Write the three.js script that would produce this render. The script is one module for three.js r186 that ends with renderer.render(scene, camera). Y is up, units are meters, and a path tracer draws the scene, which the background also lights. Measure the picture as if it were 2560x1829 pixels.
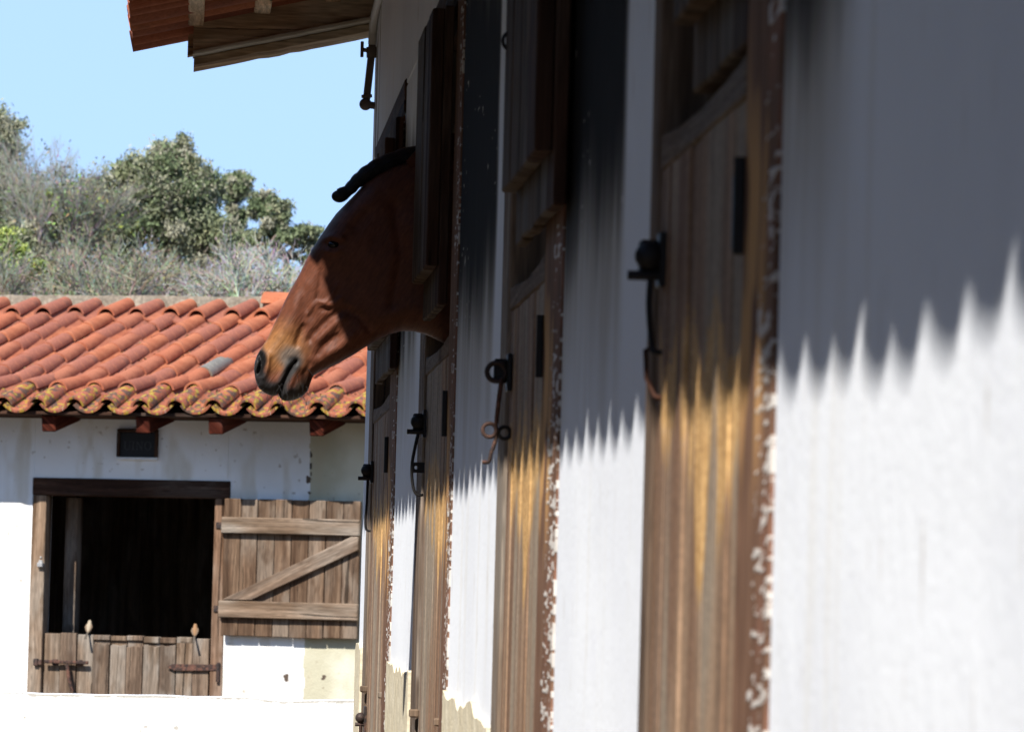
import * as THREE from 'three';
import { mergeGeometries } from 'three/addons/utils/BufferGeometryUtils.js';
import { FontLoader } from 'three/addons/loaders/FontLoader.js';
import { TextGeometry } from 'three/addons/geometries/TextGeometry.js';

// ---------------------------------------------------------------- camera, sky, sun, exposure
const scene = new THREE.Scene();
const camera = new THREE.PerspectiveCamera(8.716, 1024 / 731, 0.1, 4000);
camera.position.set(0, 1.5, 0);
camera.rotation.set(0.050543, -0.067675, 0.02618, 'YXZ');
camera.focus = 14.5;
camera.userData.fStop = 16;

const EXPOSURE = 1.75;
const SUN_AZ = THREE.MathUtils.degToRad(32), SUN_EL = THREE.MathUtils.degToRad(46.5);
const sunDir = new THREE.Vector3(-Math.sin(SUN_AZ) * Math.cos(SUN_EL), Math.sin(SUN_EL), Math.cos(SUN_AZ) * Math.cos(SUN_EL));
{
  // clear sky: pale near the horizon, deeper blue towards the zenith
  const w = 256, h = 128, d = new Float32Array(w * h * 4);
  const hor = [0.340, 0.513, 0.790], zen = [0.054, 0.125, 0.350];
  for (let j = 0; j < h; j++) {
    const el = ((j + 0.5) / h - 0.5) * Math.PI;
    const t = Math.pow(Math.max(0, Math.sin(Math.max(el, 0))), 0.9);
    for (let i = 0; i < w; i++) {
      const k = (j * w + i) * 4;
      for (let c = 0; c < 3; c++) d[k + c] = hor[c] + (zen[c] - hor[c]) * t;
      d[k + 3] = 1;
    }
  }
  const t = new THREE.DataTexture(d, w, h, THREE.RGBAFormat, THREE.FloatType);
  t.mapping = THREE.EquirectangularReflectionMapping;
  t.magFilter = t.minFilter = THREE.LinearFilter;
  t.needsUpdate = true;
  scene.background = t;
  scene.environment = t;
}
const sun = new THREE.DirectionalLight(new THREE.Color(1, 0.972, 0.93), 4.9);
sun.position.copy(sunDir).multiplyScalar(60).add(new THREE.Vector3(0, 0, -18));
sun.target.position.set(0, 0, -18);
sun.castShadow = true;
sun.shadow.mapSize.set(4096, 4096);
Object.assign(sun.shadow.camera, { left: -30, right: 30, top: 30, bottom: -30, near: 1, far: 160 });
scene.add(sun, sun.target);

const renderer = new THREE.WebGLRenderer({ antialias: true });
renderer.toneMapping = THREE.LinearToneMapping;
renderer.toneMappingExposure = EXPOSURE;
renderer.shadowMap.enabled = true;

// ---------------------------------------------------------------- helpers
let seedState = 1234567;
const seed = s => { seedState = (s * 2654435761) >>> 0; };
function rnd() { seedState = (seedState + 0x6D2B79F5) >>> 0; let t = seedState; t = Math.imul(t ^ (t >>> 15), t | 1); t ^= t + Math.imul(t ^ (t >>> 7), t | 61); return ((t ^ (t >>> 14)) >>> 0) / 4294967296; }
const rr = (a, b) => a + (b - a) * rnd();
const gauss = () => Math.sqrt(-2 * Math.log(rnd() + 1e-9)) * Math.cos(6.28318 * rnd());
const clamp = (x, a = 0, b = 1) => Math.min(b, Math.max(a, x));
const sstep = (a, b, x) => { const t = clamp((x - a) / (b - a)); return t * t * (3 - 2 * t); };
const lerp = (a, b, t) => a + (b - a) * t;
function hash(x, y, s) { let h = Math.imul(x, 374761393) + Math.imul(y, 668265263) + Math.imul(s, 974711); h = Math.imul(h ^ (h >>> 13), 1274126177); return ((h ^ (h >>> 16)) >>> 0) / 4294967296; }
function vn(x, y, s = 0, px = 4096, py = 4096) {   // value noise, repeating every px, py cells
  const xi = Math.floor(x), yi = Math.floor(y), fx = x - xi, fy = y - yi;
  const u = fx * fx * (3 - 2 * fx), v = fy * fy * (3 - 2 * fy);
  const X0 = ((xi % px) + px) % px, X1 = (X0 + 1) % px, Y0 = ((yi % py) + py) % py, Y1 = (Y0 + 1) % py;
  return lerp(lerp(hash(X0, Y0, s), hash(X1, Y0, s), u), lerp(hash(X0, Y1, s), hash(X1, Y1, s), u), v);
}
function fbm(x, y, s, px, py, o = 4) { let a = 0, w = 0.5, t = 0; for (let i = 0; i < o; i++) { a += w * vn(x, y, s + i * 17, px, py); t += w; x *= 2; y *= 2; px *= 2; py *= 2; w *= 0.5; } return a / t; }
const mix3 = (a, b, t) => [lerp(a[0], b[0], t), lerp(a[1], b[1], t), lerp(a[2], b[2], t)];
function tex(w, h, fn, { srgb = true, repeat = true } = {}) {
  const d = new Uint8Array(w * h * 4);
  for (let j = 0; j < h; j++) for (let i = 0; i < w; i++) {
    const c = fn((i + 0.5) / w, (j + 0.5) / h), k = (j * w + i) * 4;
    d[k] = clamp(c[0], 0, 255); d[k + 1] = clamp(c[1], 0, 255); d[k + 2] = clamp(c[2], 0, 255); d[k + 3] = 255;
  }
  const t = new THREE.DataTexture(d, w, h, THREE.RGBAFormat);
  t.magFilter = THREE.LinearFilter; t.minFilter = THREE.LinearMipmapLinearFilter; t.generateMipmaps = true;
  t.wrapS = t.wrapT = repeat ? THREE.RepeatWrapping : THREE.ClampToEdgeWrapping;
  if (srgb) t.colorSpace = THREE.SRGBColorSpace;
  t.needsUpdate = true;
  return t;
}
const std = (o) => new THREE.MeshPhysicalMaterial({ roughness: 0.9, metalness: 0, specularIntensity: (o.roughness ?? 0.9) > 0.75 ? 0.08 : 0.6, ...o });
const lin = (r, g, b) => new THREE.Color().setRGB(r, g, b);

const origin = new Map();
const taken = {};
function numbered(name) { taken[name] = (taken[name] ?? -1) + 1; return taken[name] ? `${name}_${String(taken[name]).padStart(3, '0')}` : name; }
function thing(name, label, category, at = [0, 0, 0], turn = 0, group) {
  const o = new THREE.Group(); o.name = numbered(name); o.position.set(...at); o.rotation.y = turn; o.userData = { label, category };
  if (group) o.userData.group = group;
  scene.add(o); origin.set(o, new THREE.Vector3(...at)); if (turn) origin.set(o, new THREE.Vector3()); return o;
}
function holder(name, parent, at) {   // a part that is a group of sub-parts; coordinates as in its thing
  const o = new THREE.Group(); o.name = name; o.position.set(...at).sub(origin.get(parent)); parent.add(o); origin.set(o, new THREE.Vector3(...at)); return o;
}
function part(name, geo, mat, parent, label) {   // geometry in the thing's coordinates, recentred on its base
  geo.computeBoundingBox(); const b = geo.boundingBox, c = b.getCenter(new THREE.Vector3()); c.y = b.min.y;
  geo.translate(-c.x, -c.y, -c.z);
  const m = new THREE.Mesh(geo, mat); m.name = name; m.castShadow = m.receiveShadow = true;
  m.position.copy(c).sub(origin.get(parent)); parent.add(m); origin.set(m, c);
  if (label) m.userData.label = label;
  return m;
}
function place(name, geo, mat, parent, matrix) {   // shared geometry
  const m = new THREE.Mesh(geo, mat); m.name = name; m.castShadow = m.receiveShadow = true;
  m.applyMatrix4(matrix); m.position.sub(origin.get(parent)); parent.add(m); return m;
}
function single(name, geo, mat, label, category, kind) {
  geo.computeBoundingBox(); const b = geo.boundingBox, c = b.getCenter(new THREE.Vector3()); c.y = b.min.y; geo.translate(-c.x, -c.y, -c.z);
  const m = new THREE.Mesh(geo, mat); m.name = numbered(name); m.castShadow = m.receiveShadow = true; m.position.copy(c);
  m.userData = { label, category }; if (kind) { m.userData = { kind }; if (label) m.userData.label = label; }
  scene.add(m); origin.set(m, c); return m;
}
// a box with chamfered edges; uv in metres, v along the long axis; top may be cut to a list of heights
function cbox(x0, x1, y0, y1, z0, z1, c = 0.003, long = 'y', du = 0, dv = 0, jit = 0) {
  c = Math.min(c, (x1 - x0) / 3, (y1 - y0) / 3, (z1 - z0) / 3);
  const P = [], lo = [x0, y0, z0], hi = [x1, y1, z1];
  const vert = (s, ax) => [0, 1, 2].map(i => { const e = s[i] < 0 ? lo[i] : hi[i]; return i === ax ? e : e - s[i] * c; });
  const tris = [];
  const tri = (a, b, d) => { tris.push(a, b, d); };
  const quad = (a, b, d, e) => { tri(a, b, d); tri(a, d, e); };
  for (let ax = 0; ax < 3; ax++) for (const sg of [-1, 1]) {
    const u = (ax + 1) % 3, v = (ax + 2) % 3, S = (a, b) => { const s = [0, 0, 0]; s[ax] = sg; s[u] = a; s[v] = b; return vert(s, ax); };
    const q = [S(-1, -1), S(1, -1), S(1, 1), S(-1, 1)];
    sg > 0 ? quad(...q) : quad(q[0], q[3], q[2], q[1]);
  }
  for (let ax = 0; ax < 3; ax++) { const u = (ax + 1) % 3, v = (ax + 2) % 3;
    for (const a of [-1, 1]) for (const b of [-1, 1]) {
      const S = (e, onax) => { const s = [0, 0, 0]; s[ax] = e; s[u] = a; s[v] = b; return vert(s, onax); };
      const q = [S(-1, u), S(1, u), S(1, v), S(-1, v)];
      a * b > 0 ? quad(q[0], q[3], q[2], q[1]) : quad(...q);
    } }
  for (const a of [-1, 1]) for (const b of [-1, 1]) for (const d of [-1, 1]) { const s = [a, b, d], q = [vert(s, 0), vert(s, 1), vert(s, 2)]; a * b * d > 0 ? tri(q[0], q[1], q[2]) : tri(q[0], q[2], q[1]); }
  const pos = new Float32Array(tris.length * 3), uv = new Float32Array(tris.length * 2), L = { x: 0, y: 1, z: 2 }[long], A = (L + 1) % 3, B = (L + 2) % 3;
  tris.forEach((p, i) => { if (jit) { const hsh = k => hash(Math.round(p[0] * 3000), Math.round(p[1] * 3000) + k * 911, Math.round(p[2] * 3000)) - 0.5; pos[i * 3] = p[0] + jit * hsh(1); pos[i * 3 + 1] = p[1] + jit * hsh(2); pos[i * 3 + 2] = p[2] + jit * hsh(3); } else pos.set(p, i * 3); uv[i * 2] = p[A] + p[B] + du; uv[i * 2 + 1] = p[L] + dv; });
  const g = new THREE.BufferGeometry(); g.setAttribute('position', new THREE.BufferAttribute(pos, 3)); g.setAttribute('uv', new THREE.BufferAttribute(uv, 2)); g.computeVertexNormals(); return g;
}
// prism: polygon (list of [a, b]) extruded between c0 and c1; map turns (a, b, c) into xyz
function prism(poly, c0, c1, map, bevel = 0) {
  const s = new THREE.Shape(poly.map(p => new THREE.Vector2(p[0], p[1])));
  const g = new THREE.ExtrudeGeometry(s, { depth: c1 - c0 - 2 * bevel, bevelEnabled: bevel > 0, bevelThickness: bevel, bevelSize: bevel, bevelOffset: -bevel, bevelSegments: 1, steps: 1 });
  const p = g.attributes.position;
  for (let i = 0; i < p.count; i++) { const q = map(p.getX(i), p.getY(i), p.getZ(i) + c0 + bevel); p.setXYZ(i, q[0], q[1], q[2]); }
  g.computeVertexNormals(); return g;
}
// tube through points with a radius function; uv in metres
function tube(pts, rad, sides = 8, caps = true) {
  const P = pts.map(p => p.isVector3 ? p : new THREE.Vector3(...p)), n = P.length, pos = [], uv = [], idx = [];
  const r = typeof rad === 'function' ? rad : Array.isArray(rad) ? (t => { const k = t * (rad.length - 1), i = Math.min(rad.length - 2, Math.floor(k)); return lerp(rad[i], rad[i + 1], k - i); }) : () => rad;
  let T = P[1].clone().sub(P[0]).normalize(), Nn = Math.abs(T.y) < 0.9 ? new THREE.Vector3(0, 1, 0) : new THREE.Vector3(1, 0, 0); Nn.addScaledVector(T, -Nn.dot(T)).normalize();
  let len = 0;
  for (let i = 0; i < n; i++) {
    T = P[Math.min(n - 1, i + 1)].clone().sub(P[Math.max(0, i - 1)]).normalize(); Nn.addScaledVector(T, -Nn.dot(T)).normalize();
    const Bn = T.clone().cross(Nn), R = r(n > 1 ? i / (n - 1) : 0); if (i) len += P[i].distanceTo(P[i - 1]);
    for (let k = 0; k < sides; k++) { const a = k / sides * 6.283185; pos.push(P[i].x + R * (Math.cos(a) * Nn.x + Math.sin(a) * Bn.x), P[i].y + R * (Math.cos(a) * Nn.y + Math.sin(a) * Bn.y), P[i].z + R * (Math.cos(a) * Nn.z + Math.sin(a) * Bn.z)); uv.push(k / sides * 6.28 * R, len); }
    if (i) for (let k = 0; k < sides; k++) { const a = (i - 1) * sides + k, b = (i - 1) * sides + (k + 1) % sides; idx.push(a, b, a + sides, b, b + sides, a + sides); }
  }
  if (caps) { for (const [e, f] of [[0, 1], [n - 1, 0]]) { const c = pos.length / 3; pos.push(P[e].x, P[e].y, P[e].z); uv.push(0, 0); for (let k = 0; k < sides; k++) { const a = e * sides + k, b = e * sides + (k + 1) % sides; f ? idx.push(c, b, a) : idx.push(c, a, b); } } }
  const g = new THREE.BufferGeometry(); g.setAttribute('position', new THREE.Float32BufferAttribute(pos, 3)); g.setAttribute('uv', new THREE.Float32BufferAttribute(uv, 2)); g.setIndex(idx); g.computeVertexNormals(); return g;
}
const merged = a => mergeGeometries(a.map(g => { const q = g.index ? g.toNonIndexed() : g; for (const k of Object.keys(q.attributes)) if (!['position', 'normal', 'uv'].includes(k)) q.deleteAttribute(k); return q; }));
const ball = (x, y, z, r, sx = 1, sy = 1, sz = 1) => new THREE.SphereGeometry(r, 14, 10).scale(sx, sy, sz).translate(x, y, z);
const ring = (x, y, z, R, r, axis = 'z') => { const g = new THREE.TorusGeometry(R, r, 8, 18); if (axis === 'x') g.rotateY(Math.PI / 2); if (axis === 'y') g.rotateX(Math.PI / 2); return g.translate(x, y, z); };

// ---------------------------------------------------------------- materials
function woodTex(s, dark, mid, light, grey) {
  const f = (u, v) => {
    const warp = fbm(u * 4, v * 4, s + 5, 4, 4, 2) * 0.06;
    const a = fbm((u + warp) * 26, v * 3, s, 26, 3, 4), b = vn((u + warp) * 120, v * 7, s + 40, 120, 7), g = fbm(u * 5, v * 4, s + 80, 5, 4, 4), crack = vn((u + warp) * 70, v * 3, s + 60, 70, 3);
    return { a, b, g, crack };
  };
  const map = tex(512, 1024, (u, v) => {
    const { a, b, g, crack } = f(u, v);
    let c = mix3(dark, mid, sstep(0.2, 0.6, a)); c = mix3(c, light, sstep(0.55, 0.85, a) * 0.6);
    c = mix3(c, grey, sstep(0.40, 0.70, g) * 0.8);
    const k = 0.84 + 0.2 * b + 0.22 * (vn(u * 300, v * 60, s + 90, 300, 60) - 0.5), d = crack > 0.9 ? 0.62 : 1, st = fbm(u * 12, v * 10, s + 95, 12, 10, 4);
    c = mix3(c, dark, sstep(0.58, 0.78, st) * 0.6);
    return c.map(x => x * k * d);
  });
  const bump = tex(512, 1024, (u, v) => { const { a, b, crack } = f(u, v); const h = 255 * (0.35 * a + 0.35 * b + 0.3) * (crack > 0.9 ? 0.55 : 1); return [h, h, h]; }, { srgb: false });
  return { map, bump };
}
const W1 = woodTex(11, [82, 66, 54], [118, 99, 83], [146, 128, 109], [138, 129, 119]);
const W2 = woodTex(29, [94, 76, 60], [130, 110, 92], [158, 138, 117], [146, 136, 124]);
const W3 = woodTex(53, [60, 44, 36], [86, 64, 52], [108, 84, 68], [92, 82, 74]);
const wood = (w, tint = [1, 1, 1]) => std({ map: w.map, bumpMap: w.bump, bumpScale: 0.0022, color: lin(...tint), roughness: 0.86 });
const woodSet = [wood(W1), wood(W2), wood(W1, [0.88, 0.85, 0.82]), wood(W2, [0.9, 0.92, 0.94])];
const shutterWood = wood(W1, [0.76, 0.68, 0.61]), shutterWood2 = wood(W1, [0.88, 0.79, 0.71]);
const oldWood = wood(W1, [0.62, 0.6, 0.58]);
const darkWood = wood(W3, [0.85, 0.8, 0.78]);
const beamWood = wood(W2, [2.0, 1.95, 1.75]);
const paleWood = wood(W2, [2.9, 2.9, 2.75]);
const redWood = wood(W3, [0.95, 0.42, 0.36]);
const rustTex = tex(256, 256, (u, v) => { const a = fbm(u * 12, v * 12, 3, 12, 12, 4), b = fbm(u * 40, v * 40, 9, 40, 40, 2); return mix3(mix3([50, 44, 42], [82, 62, 54], sstep(0.45, 0.7, a)), [106, 80, 66], sstep(0.62, 0.8, b) * 0.7); });
const iron = std({ map: rustTex, roughness: 0.62, metalness: 0.35 });
const blackIron = std({ color: lin(0.018, 0.016, 0.016), roughness: 0.55, metalness: 0.3 });
const rust = std({ map: rustTex, color: lin(1.35, 1.2, 1.15), roughness: 0.8 });

const plasterBump = tex(512, 512, (u, v) => { const h = 255 * (0.55 * fbm(u * 8, v * 8, 71, 8, 8, 5) + 0.3 * fbm(u * 40, v * 20, 72, 40, 20, 3) + 0.15 * vn(u * 160, v * 160, 73, 160, 160)); return [h, h, h]; }, { srgb: false });
const whitewashTex = tex(512, 512, (u, v) => { const a = fbm(u * 6, v * 6, 81, 6, 6, 5), b = fbm(u * 50, v * 12, 82, 50, 12, 3), s = vn(u * 90, v * 90, 83, 90, 90); let c = mix3([214, 213, 210], [234, 234, 233], sstep(0.3, 0.65, a)); c = mix3(c, [226, 220, 208], sstep(0.6, 0.8, b) * 0.5); if (s > 0.965) c = mix3(c, [150, 140, 128], 0.5); return c; });

const meters = (t, x, y = x) => { const q = t.clone(); q.repeat.set(1 / x, 1 / y); q.needsUpdate = true; return q; };
for (const w of [W1, W2, W3]) for (const k of ['map', 'bump']) { w[k].repeat.set(1 / 0.9, 1 / 2.1); }
rustTex.repeat.set(4, 4);

// ---------------------------------------------------------------- ground
const gravelTex = tex(512, 512, (u, v) => { const a = fbm(u * 10, v * 10, 301, 10, 10, 5), b = vn(u * 140, v * 140, 302, 140, 140); return mix3([82, 74, 63], [116, 106, 91], a).map(x => x * (0.8 + 0.4 * b)); });
{
  const g = new THREE.PlaneGeometry(6000, 6000).rotateX(-Math.PI / 2); const uv = g.attributes.uv; for (let i = 0; i < uv.count; i++) uv.setXY(i, uv.getX(i) * 6000, uv.getY(i) * 6000);
  const m = std({ map: meters(gravelTex, 3), roughness: 1 });
  single('ground', g, m, 'dusty yard ground around the stables', '', 'structure');
  const p = cbox(-1.5, 0.596, -0.2, 0.75, -17.2, 6, 0.02, 'z');
  single('terrace', p, std({ map: meters(gravelTex, 2.4), color: lin(0.8, 0.78, 0.76), roughness: 1 }), 'raised stone walkway along the right-hand stable', '', 'structure');
}

// ================================================================ the stable on the right
const STABLE_END = 16.05;
const stable = thing('stable_building', 'long whitewashed stable on the right with four wooden half doors and a tiled eave', 'stable', [2.8, 0, -7]);
// doors from the nearest to the farthest: jamb outer near, leaf near, leaf far, jamb outer far (metres from the camera along the wall)
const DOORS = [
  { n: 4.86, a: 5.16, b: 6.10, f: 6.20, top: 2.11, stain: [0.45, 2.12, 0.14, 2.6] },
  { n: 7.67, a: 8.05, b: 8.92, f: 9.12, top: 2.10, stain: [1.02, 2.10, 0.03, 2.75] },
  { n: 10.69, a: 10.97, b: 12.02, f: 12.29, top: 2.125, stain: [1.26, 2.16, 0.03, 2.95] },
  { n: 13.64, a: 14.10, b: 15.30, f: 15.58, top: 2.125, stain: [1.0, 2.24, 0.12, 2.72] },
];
{
  // whitewash with the greasy rub marks of the horses beside each opening; u along the wall, v up
  const Z0 = 1.5, Z1 = 16.5, Y0 = 0.6, Y1 = 3.6;
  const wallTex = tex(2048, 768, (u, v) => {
    const z = Z0 + (Z1 - Z0) * u, y = Y0 + (Y1 - Y0) * v;
    const a = fbm(z * 1.6, y * 1.6, 401, 512, 512, 5), b = fbm(z * 14, y * 1.3, 402, 4096, 512, 3), s = fbm(z * 30, y * 9, 404, 4096, 4096, 2);
    let c = mix3([229, 231, 235], [237, 239, 242], sstep(0.3, 0.65, a));
    c = mix3(c, [222, 219, 212], sstep(0.62, 0.85, b) * 0.35);
    if (s > 0.8) c = mix3(c, [170, 160, 148], (s - 0.8) * 2);
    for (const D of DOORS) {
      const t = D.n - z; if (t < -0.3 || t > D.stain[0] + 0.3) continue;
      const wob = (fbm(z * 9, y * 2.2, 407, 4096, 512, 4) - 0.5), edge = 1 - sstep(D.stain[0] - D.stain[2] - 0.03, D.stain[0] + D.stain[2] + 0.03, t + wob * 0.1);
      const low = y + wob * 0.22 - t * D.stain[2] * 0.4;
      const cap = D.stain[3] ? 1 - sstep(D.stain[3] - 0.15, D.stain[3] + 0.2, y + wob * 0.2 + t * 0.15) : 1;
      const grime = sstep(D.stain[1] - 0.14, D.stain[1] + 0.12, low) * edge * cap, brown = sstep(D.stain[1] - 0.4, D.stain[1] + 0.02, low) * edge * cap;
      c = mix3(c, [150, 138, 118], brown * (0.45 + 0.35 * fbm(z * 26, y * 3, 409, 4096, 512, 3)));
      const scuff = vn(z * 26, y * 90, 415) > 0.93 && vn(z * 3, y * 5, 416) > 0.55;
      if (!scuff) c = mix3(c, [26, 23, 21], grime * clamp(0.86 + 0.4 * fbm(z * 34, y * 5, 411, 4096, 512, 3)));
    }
    if (z > 15.6 && y > 2.8) { const d = fbm(z * 20, y * 2.5, 413, 4096, 512, 4); c = mix3(c, [96, 78, 62], sstep(0.5, 0.66, d) * 0.8); }
    return c;
  }, { repeat: false });
  const boxes = [], add = (z0, z1, y0, y1) => boxes.push(cbox(0.6, 0.96, y0, y1, -z1, -z0, 0.006, 'y'));
  let last = -2; for (const D of DOORS) { add(last, D.n, 0, 2.98); add(D.n, D.f, 0, 0.78); last = D.f; } add(last, STABLE_END, 0, 2.98); add(-2, STABLE_END, 2.98, 3.55);
  const g = merged(boxes), p = g.attributes.position, uv = g.attributes.uv;
  for (let i = 0; i < p.count; i++) uv.setXY(i, (-p.getZ(i) + (p.getX(i) - 0.6) - Z0) / (Z1 - Z0), (p.getY(i) - Y0) / (Y1 - Y0));
  const wb = plasterBump.clone(); wb.repeat.set((Z1 - Z0) / 1.1, (Y1 - Y0) / 1.1); wb.needsUpdate = true;
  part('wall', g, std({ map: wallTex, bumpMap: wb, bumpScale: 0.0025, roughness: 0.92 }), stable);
  // back and end walls, floor: a closed building
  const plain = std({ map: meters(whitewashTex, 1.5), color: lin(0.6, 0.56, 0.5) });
  part('back_wall', cbox(4.7, 5, 0, 4.3, -STABLE_END, 2, 0.004), plain, stable);
  part('end_wall', merged([cbox(0.965, 4.695, 0, 3.5, -STABLE_END, -STABLE_END + 0.3, 0.004), cbox(0.965, 4.695, 0, 3.5, 1.7, 2, 0.004)]), plain, stable);
  part('stall_floor', cbox(0.965, 4.695, 0.5, 0.76, -15.7, 1.65, 0.004, 'z'), std({ map: meters(gravelTex, 2), color: lin(0.5, 0.45, 0.4) }), stable);
  for (const zz of [6.9, 9.95, 12.95]) part('stall_partition', cbox(0.97, 4.69, 0.765, 3.4, -zz - 0.08, -zz, 0.004), darkWood, stable);
  // beige bare render at the foot of the wall, its upper edge uneven
  const beige = std({ map: tex(256, 256, (u, v) => mix3([196, 182, 152], [216, 206, 182], fbm(u * 8, v * 8, 421, 8, 8, 5)).map(x => x * (0.92 + 0.14 * vn(u * 60, v * 60, 422, 60, 60)))), bumpMap: meters(plasterBump, 0.7), bumpScale: 0.006 });
  for (const [z0, z1, ya, yb] of [[12.3, 13.62, 1.325, 1.332], [9.13, 10.68, 1.288, 1.306], [15.6, 16.06, 1.36, 1.36]]) {
    const poly = [[z0, 0.76], [z1, 0.76]]; for (let i = 26; i >= 0; i--) { const z = lerp(z0, z1, i / 26); poly.push([z, lerp(ya, yb, i / 26) + (fbm(z * 9, 3, 431, 4096, 64, 3) - 0.5) * 0.05]); }
    const g = prism(poly, 0.588, 0.61, (a, b, c) => [c, b, -a]); const p = g.attributes.position, uv = g.attributes.uv; for (let i = 0; i < p.count; i++) uv.setXY(i, p.getZ(i), p.getY(i));
    part('bare_render', g, beige, stable);
  }
  for (const D of DOORS) part('lintel_beam', cbox(0.594, 0.9, 2.9, 3.0, -D.f - 0.06, -D.n + 0.06, 0.006, 'z'), darkWood, stable);
}
// jambs: brown timber, whitewash slopped over the outer edge and flaking
const flake = (u, v) => {   // whitewash that still sticks: more towards the wall and lower down
  const f = 0.62 * fbm(u * 9, v * 330, 503, 9, 330, 3) + 0.38 * fbm(u * 4, v * 40, 504, 4, 40, 4), low = 1 - sstep(0.2, 0.62, v);
  const th = lerp(0.635, 0.555, low) - 0.04 * sstep(0.5, 1, u) + 0.3 * (1 - sstep(0.30, 0.48, u));
  return sstep(th, th + 0.02, f);
};
const jambTex = tex(256, 2048, (u, v) => {   // u 0 at the leaf, 1 at the wall
  const a = fbm(u * 10, v * 10, 501, 10, 10, 4), b = vn(u * 60, v * 40, 502, 60, 40), r = fbm(u * 6, v * 40, 507, 6, 40, 4);
  let c = mix3([94, 69, 55], [136, 106, 86], a); c = mix3(c, [126, 92, 75], sstep(0.45, 0.7, r) * sstep(0.4, 0.6, u)); c = c.map(x => x * (0.84 + 0.32 * b));
  const tan = sstep(0.34, 0.42, v) * (1 - sstep(0.50, 0.6, v)); c = mix3(c, [192, 148, 98], tan * sstep(0.4, 0.55, fbm(u * 9, v * 14, 506, 9, 14, 3)) * (1 - sstep(0.45, 0.7, u)));
  return mix3(c, [212, 207, 200], flake(u, v) * 0.92);
}, { repeat: false });
const jambBump = tex(256, 2048, (u, v) => { const h = 255 * (0.3 + 0.5 * flake(u, v) + 0.2 * vn(u * 60, v * 40, 502, 60, 40)); return [h, h, h]; }, { srgb: false, repeat: false });
const jambMat = std({ map: jambTex, bumpMap: jambBump, bumpScale: 0.002 });
for (const [i, D] of DOORS.entries()) {
  // near jamb: ragged edge towards the wall
  const poly = [[D.a - 0.006, 0.78], [D.a - 0.006, 2.9]]; for (let k = 140; k >= 0; k--) { const y = lerp(0.78, 2.9, k / 140); poly.push([D.n + 0.004 + (fbm(y * 16, i * 3 + 1, 511, 4096, 64, 4) - 0.5) * 0.018, y]); }
  const g = prism(poly, 0.597, 0.72, (a, b, c) => [c, b, -a]), p = g.attributes.position, uv = g.attributes.uv;
  for (let k = 0; k < p.count; k++) uv.setXY(k, clamp((D.a + p.getZ(k)) / (D.a - D.n) * (i ? 1 : 0.82), 0.01, 0.99), clamp((p.getY(k) - 0.78) / 2.12 * 0.9 + 0.02 * i, 0.01, 0.99));
  part('door_jamb', g, jambMat, stable);
  part('door_jamb', cbox(0.595, 0.72, 0.78, 2.9, -D.f, -D.b - 0.006, 0.004, 'y', i * 0.37), woodSet[i % 2], stable);
}
// lower leaves: boards, cap rail, hinge, bolt
function leafTex(s, top) {
  return tex(512, 1024, (u, v) => {   // v 0..1 is y 0.80 .. 2.13
    const y = 0.8 + 1.33 * v, warp = fbm(u * 3, v * 3, s, 64, 64, 2) * 0.03;
    const a = fbm((u + warp) * 24, v * 2.4, s + 1, 1024, 64, 4), b = vn((u + warp) * 110, v * 6, s + 2, 1024, 64), g = fbm(u * 6, v * 1.2, s + 3, 64, 64, 3);
    const fine = 0.5 * fbm(u * 60, v * 40, s + 9, 1024, 1024, 3) + 0.5 * fbm(u * 34, v * 230, s + 11, 1024, 4096, 2);
    let c = mix3([118, 92, 73], [150, 124, 101], sstep(0.25, 0.65, a)); c = mix3(c, [146, 134, 118], sstep(0.40, 0.62, g) * 0.8); c = mix3(c, [118, 90, 72], sstep(0.55, 0.75, fbm(u * 10, v * 1.5, s + 7, 64, 64, 3)) * 0.6);
    // bare honey-coloured wood where the boards are rubbed, torn out in long streaks
    const st = fbm((u + warp) * 13, y * 1.3, s + 4, 1024, 64, 4), lo = 1.36 + 0.34 * (1 - st) + 0.34 * Math.abs(u - 0.42) + 0.06 * fine, m = sstep(lo, lo + 0.07, y) * (1 - sstep(1.86, 1.9, y + 0.25 * (st - 0.5) + 0.1 * fine));
    c = mix3(c, mix3([182, 138, 86], [214, 176, 122], fine), m * sstep(0.24, 0.42, st) * 0.95);
    c = c.map(x => x * (0.86 + 0.28 * fine));
    return c.map(x => x * (0.92 + 0.16 * b));
  }, { repeat: false });
}
const streakBump = W1.bump;
const boltY = [1.945, 1.936, 1.955, 1.922];
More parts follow.
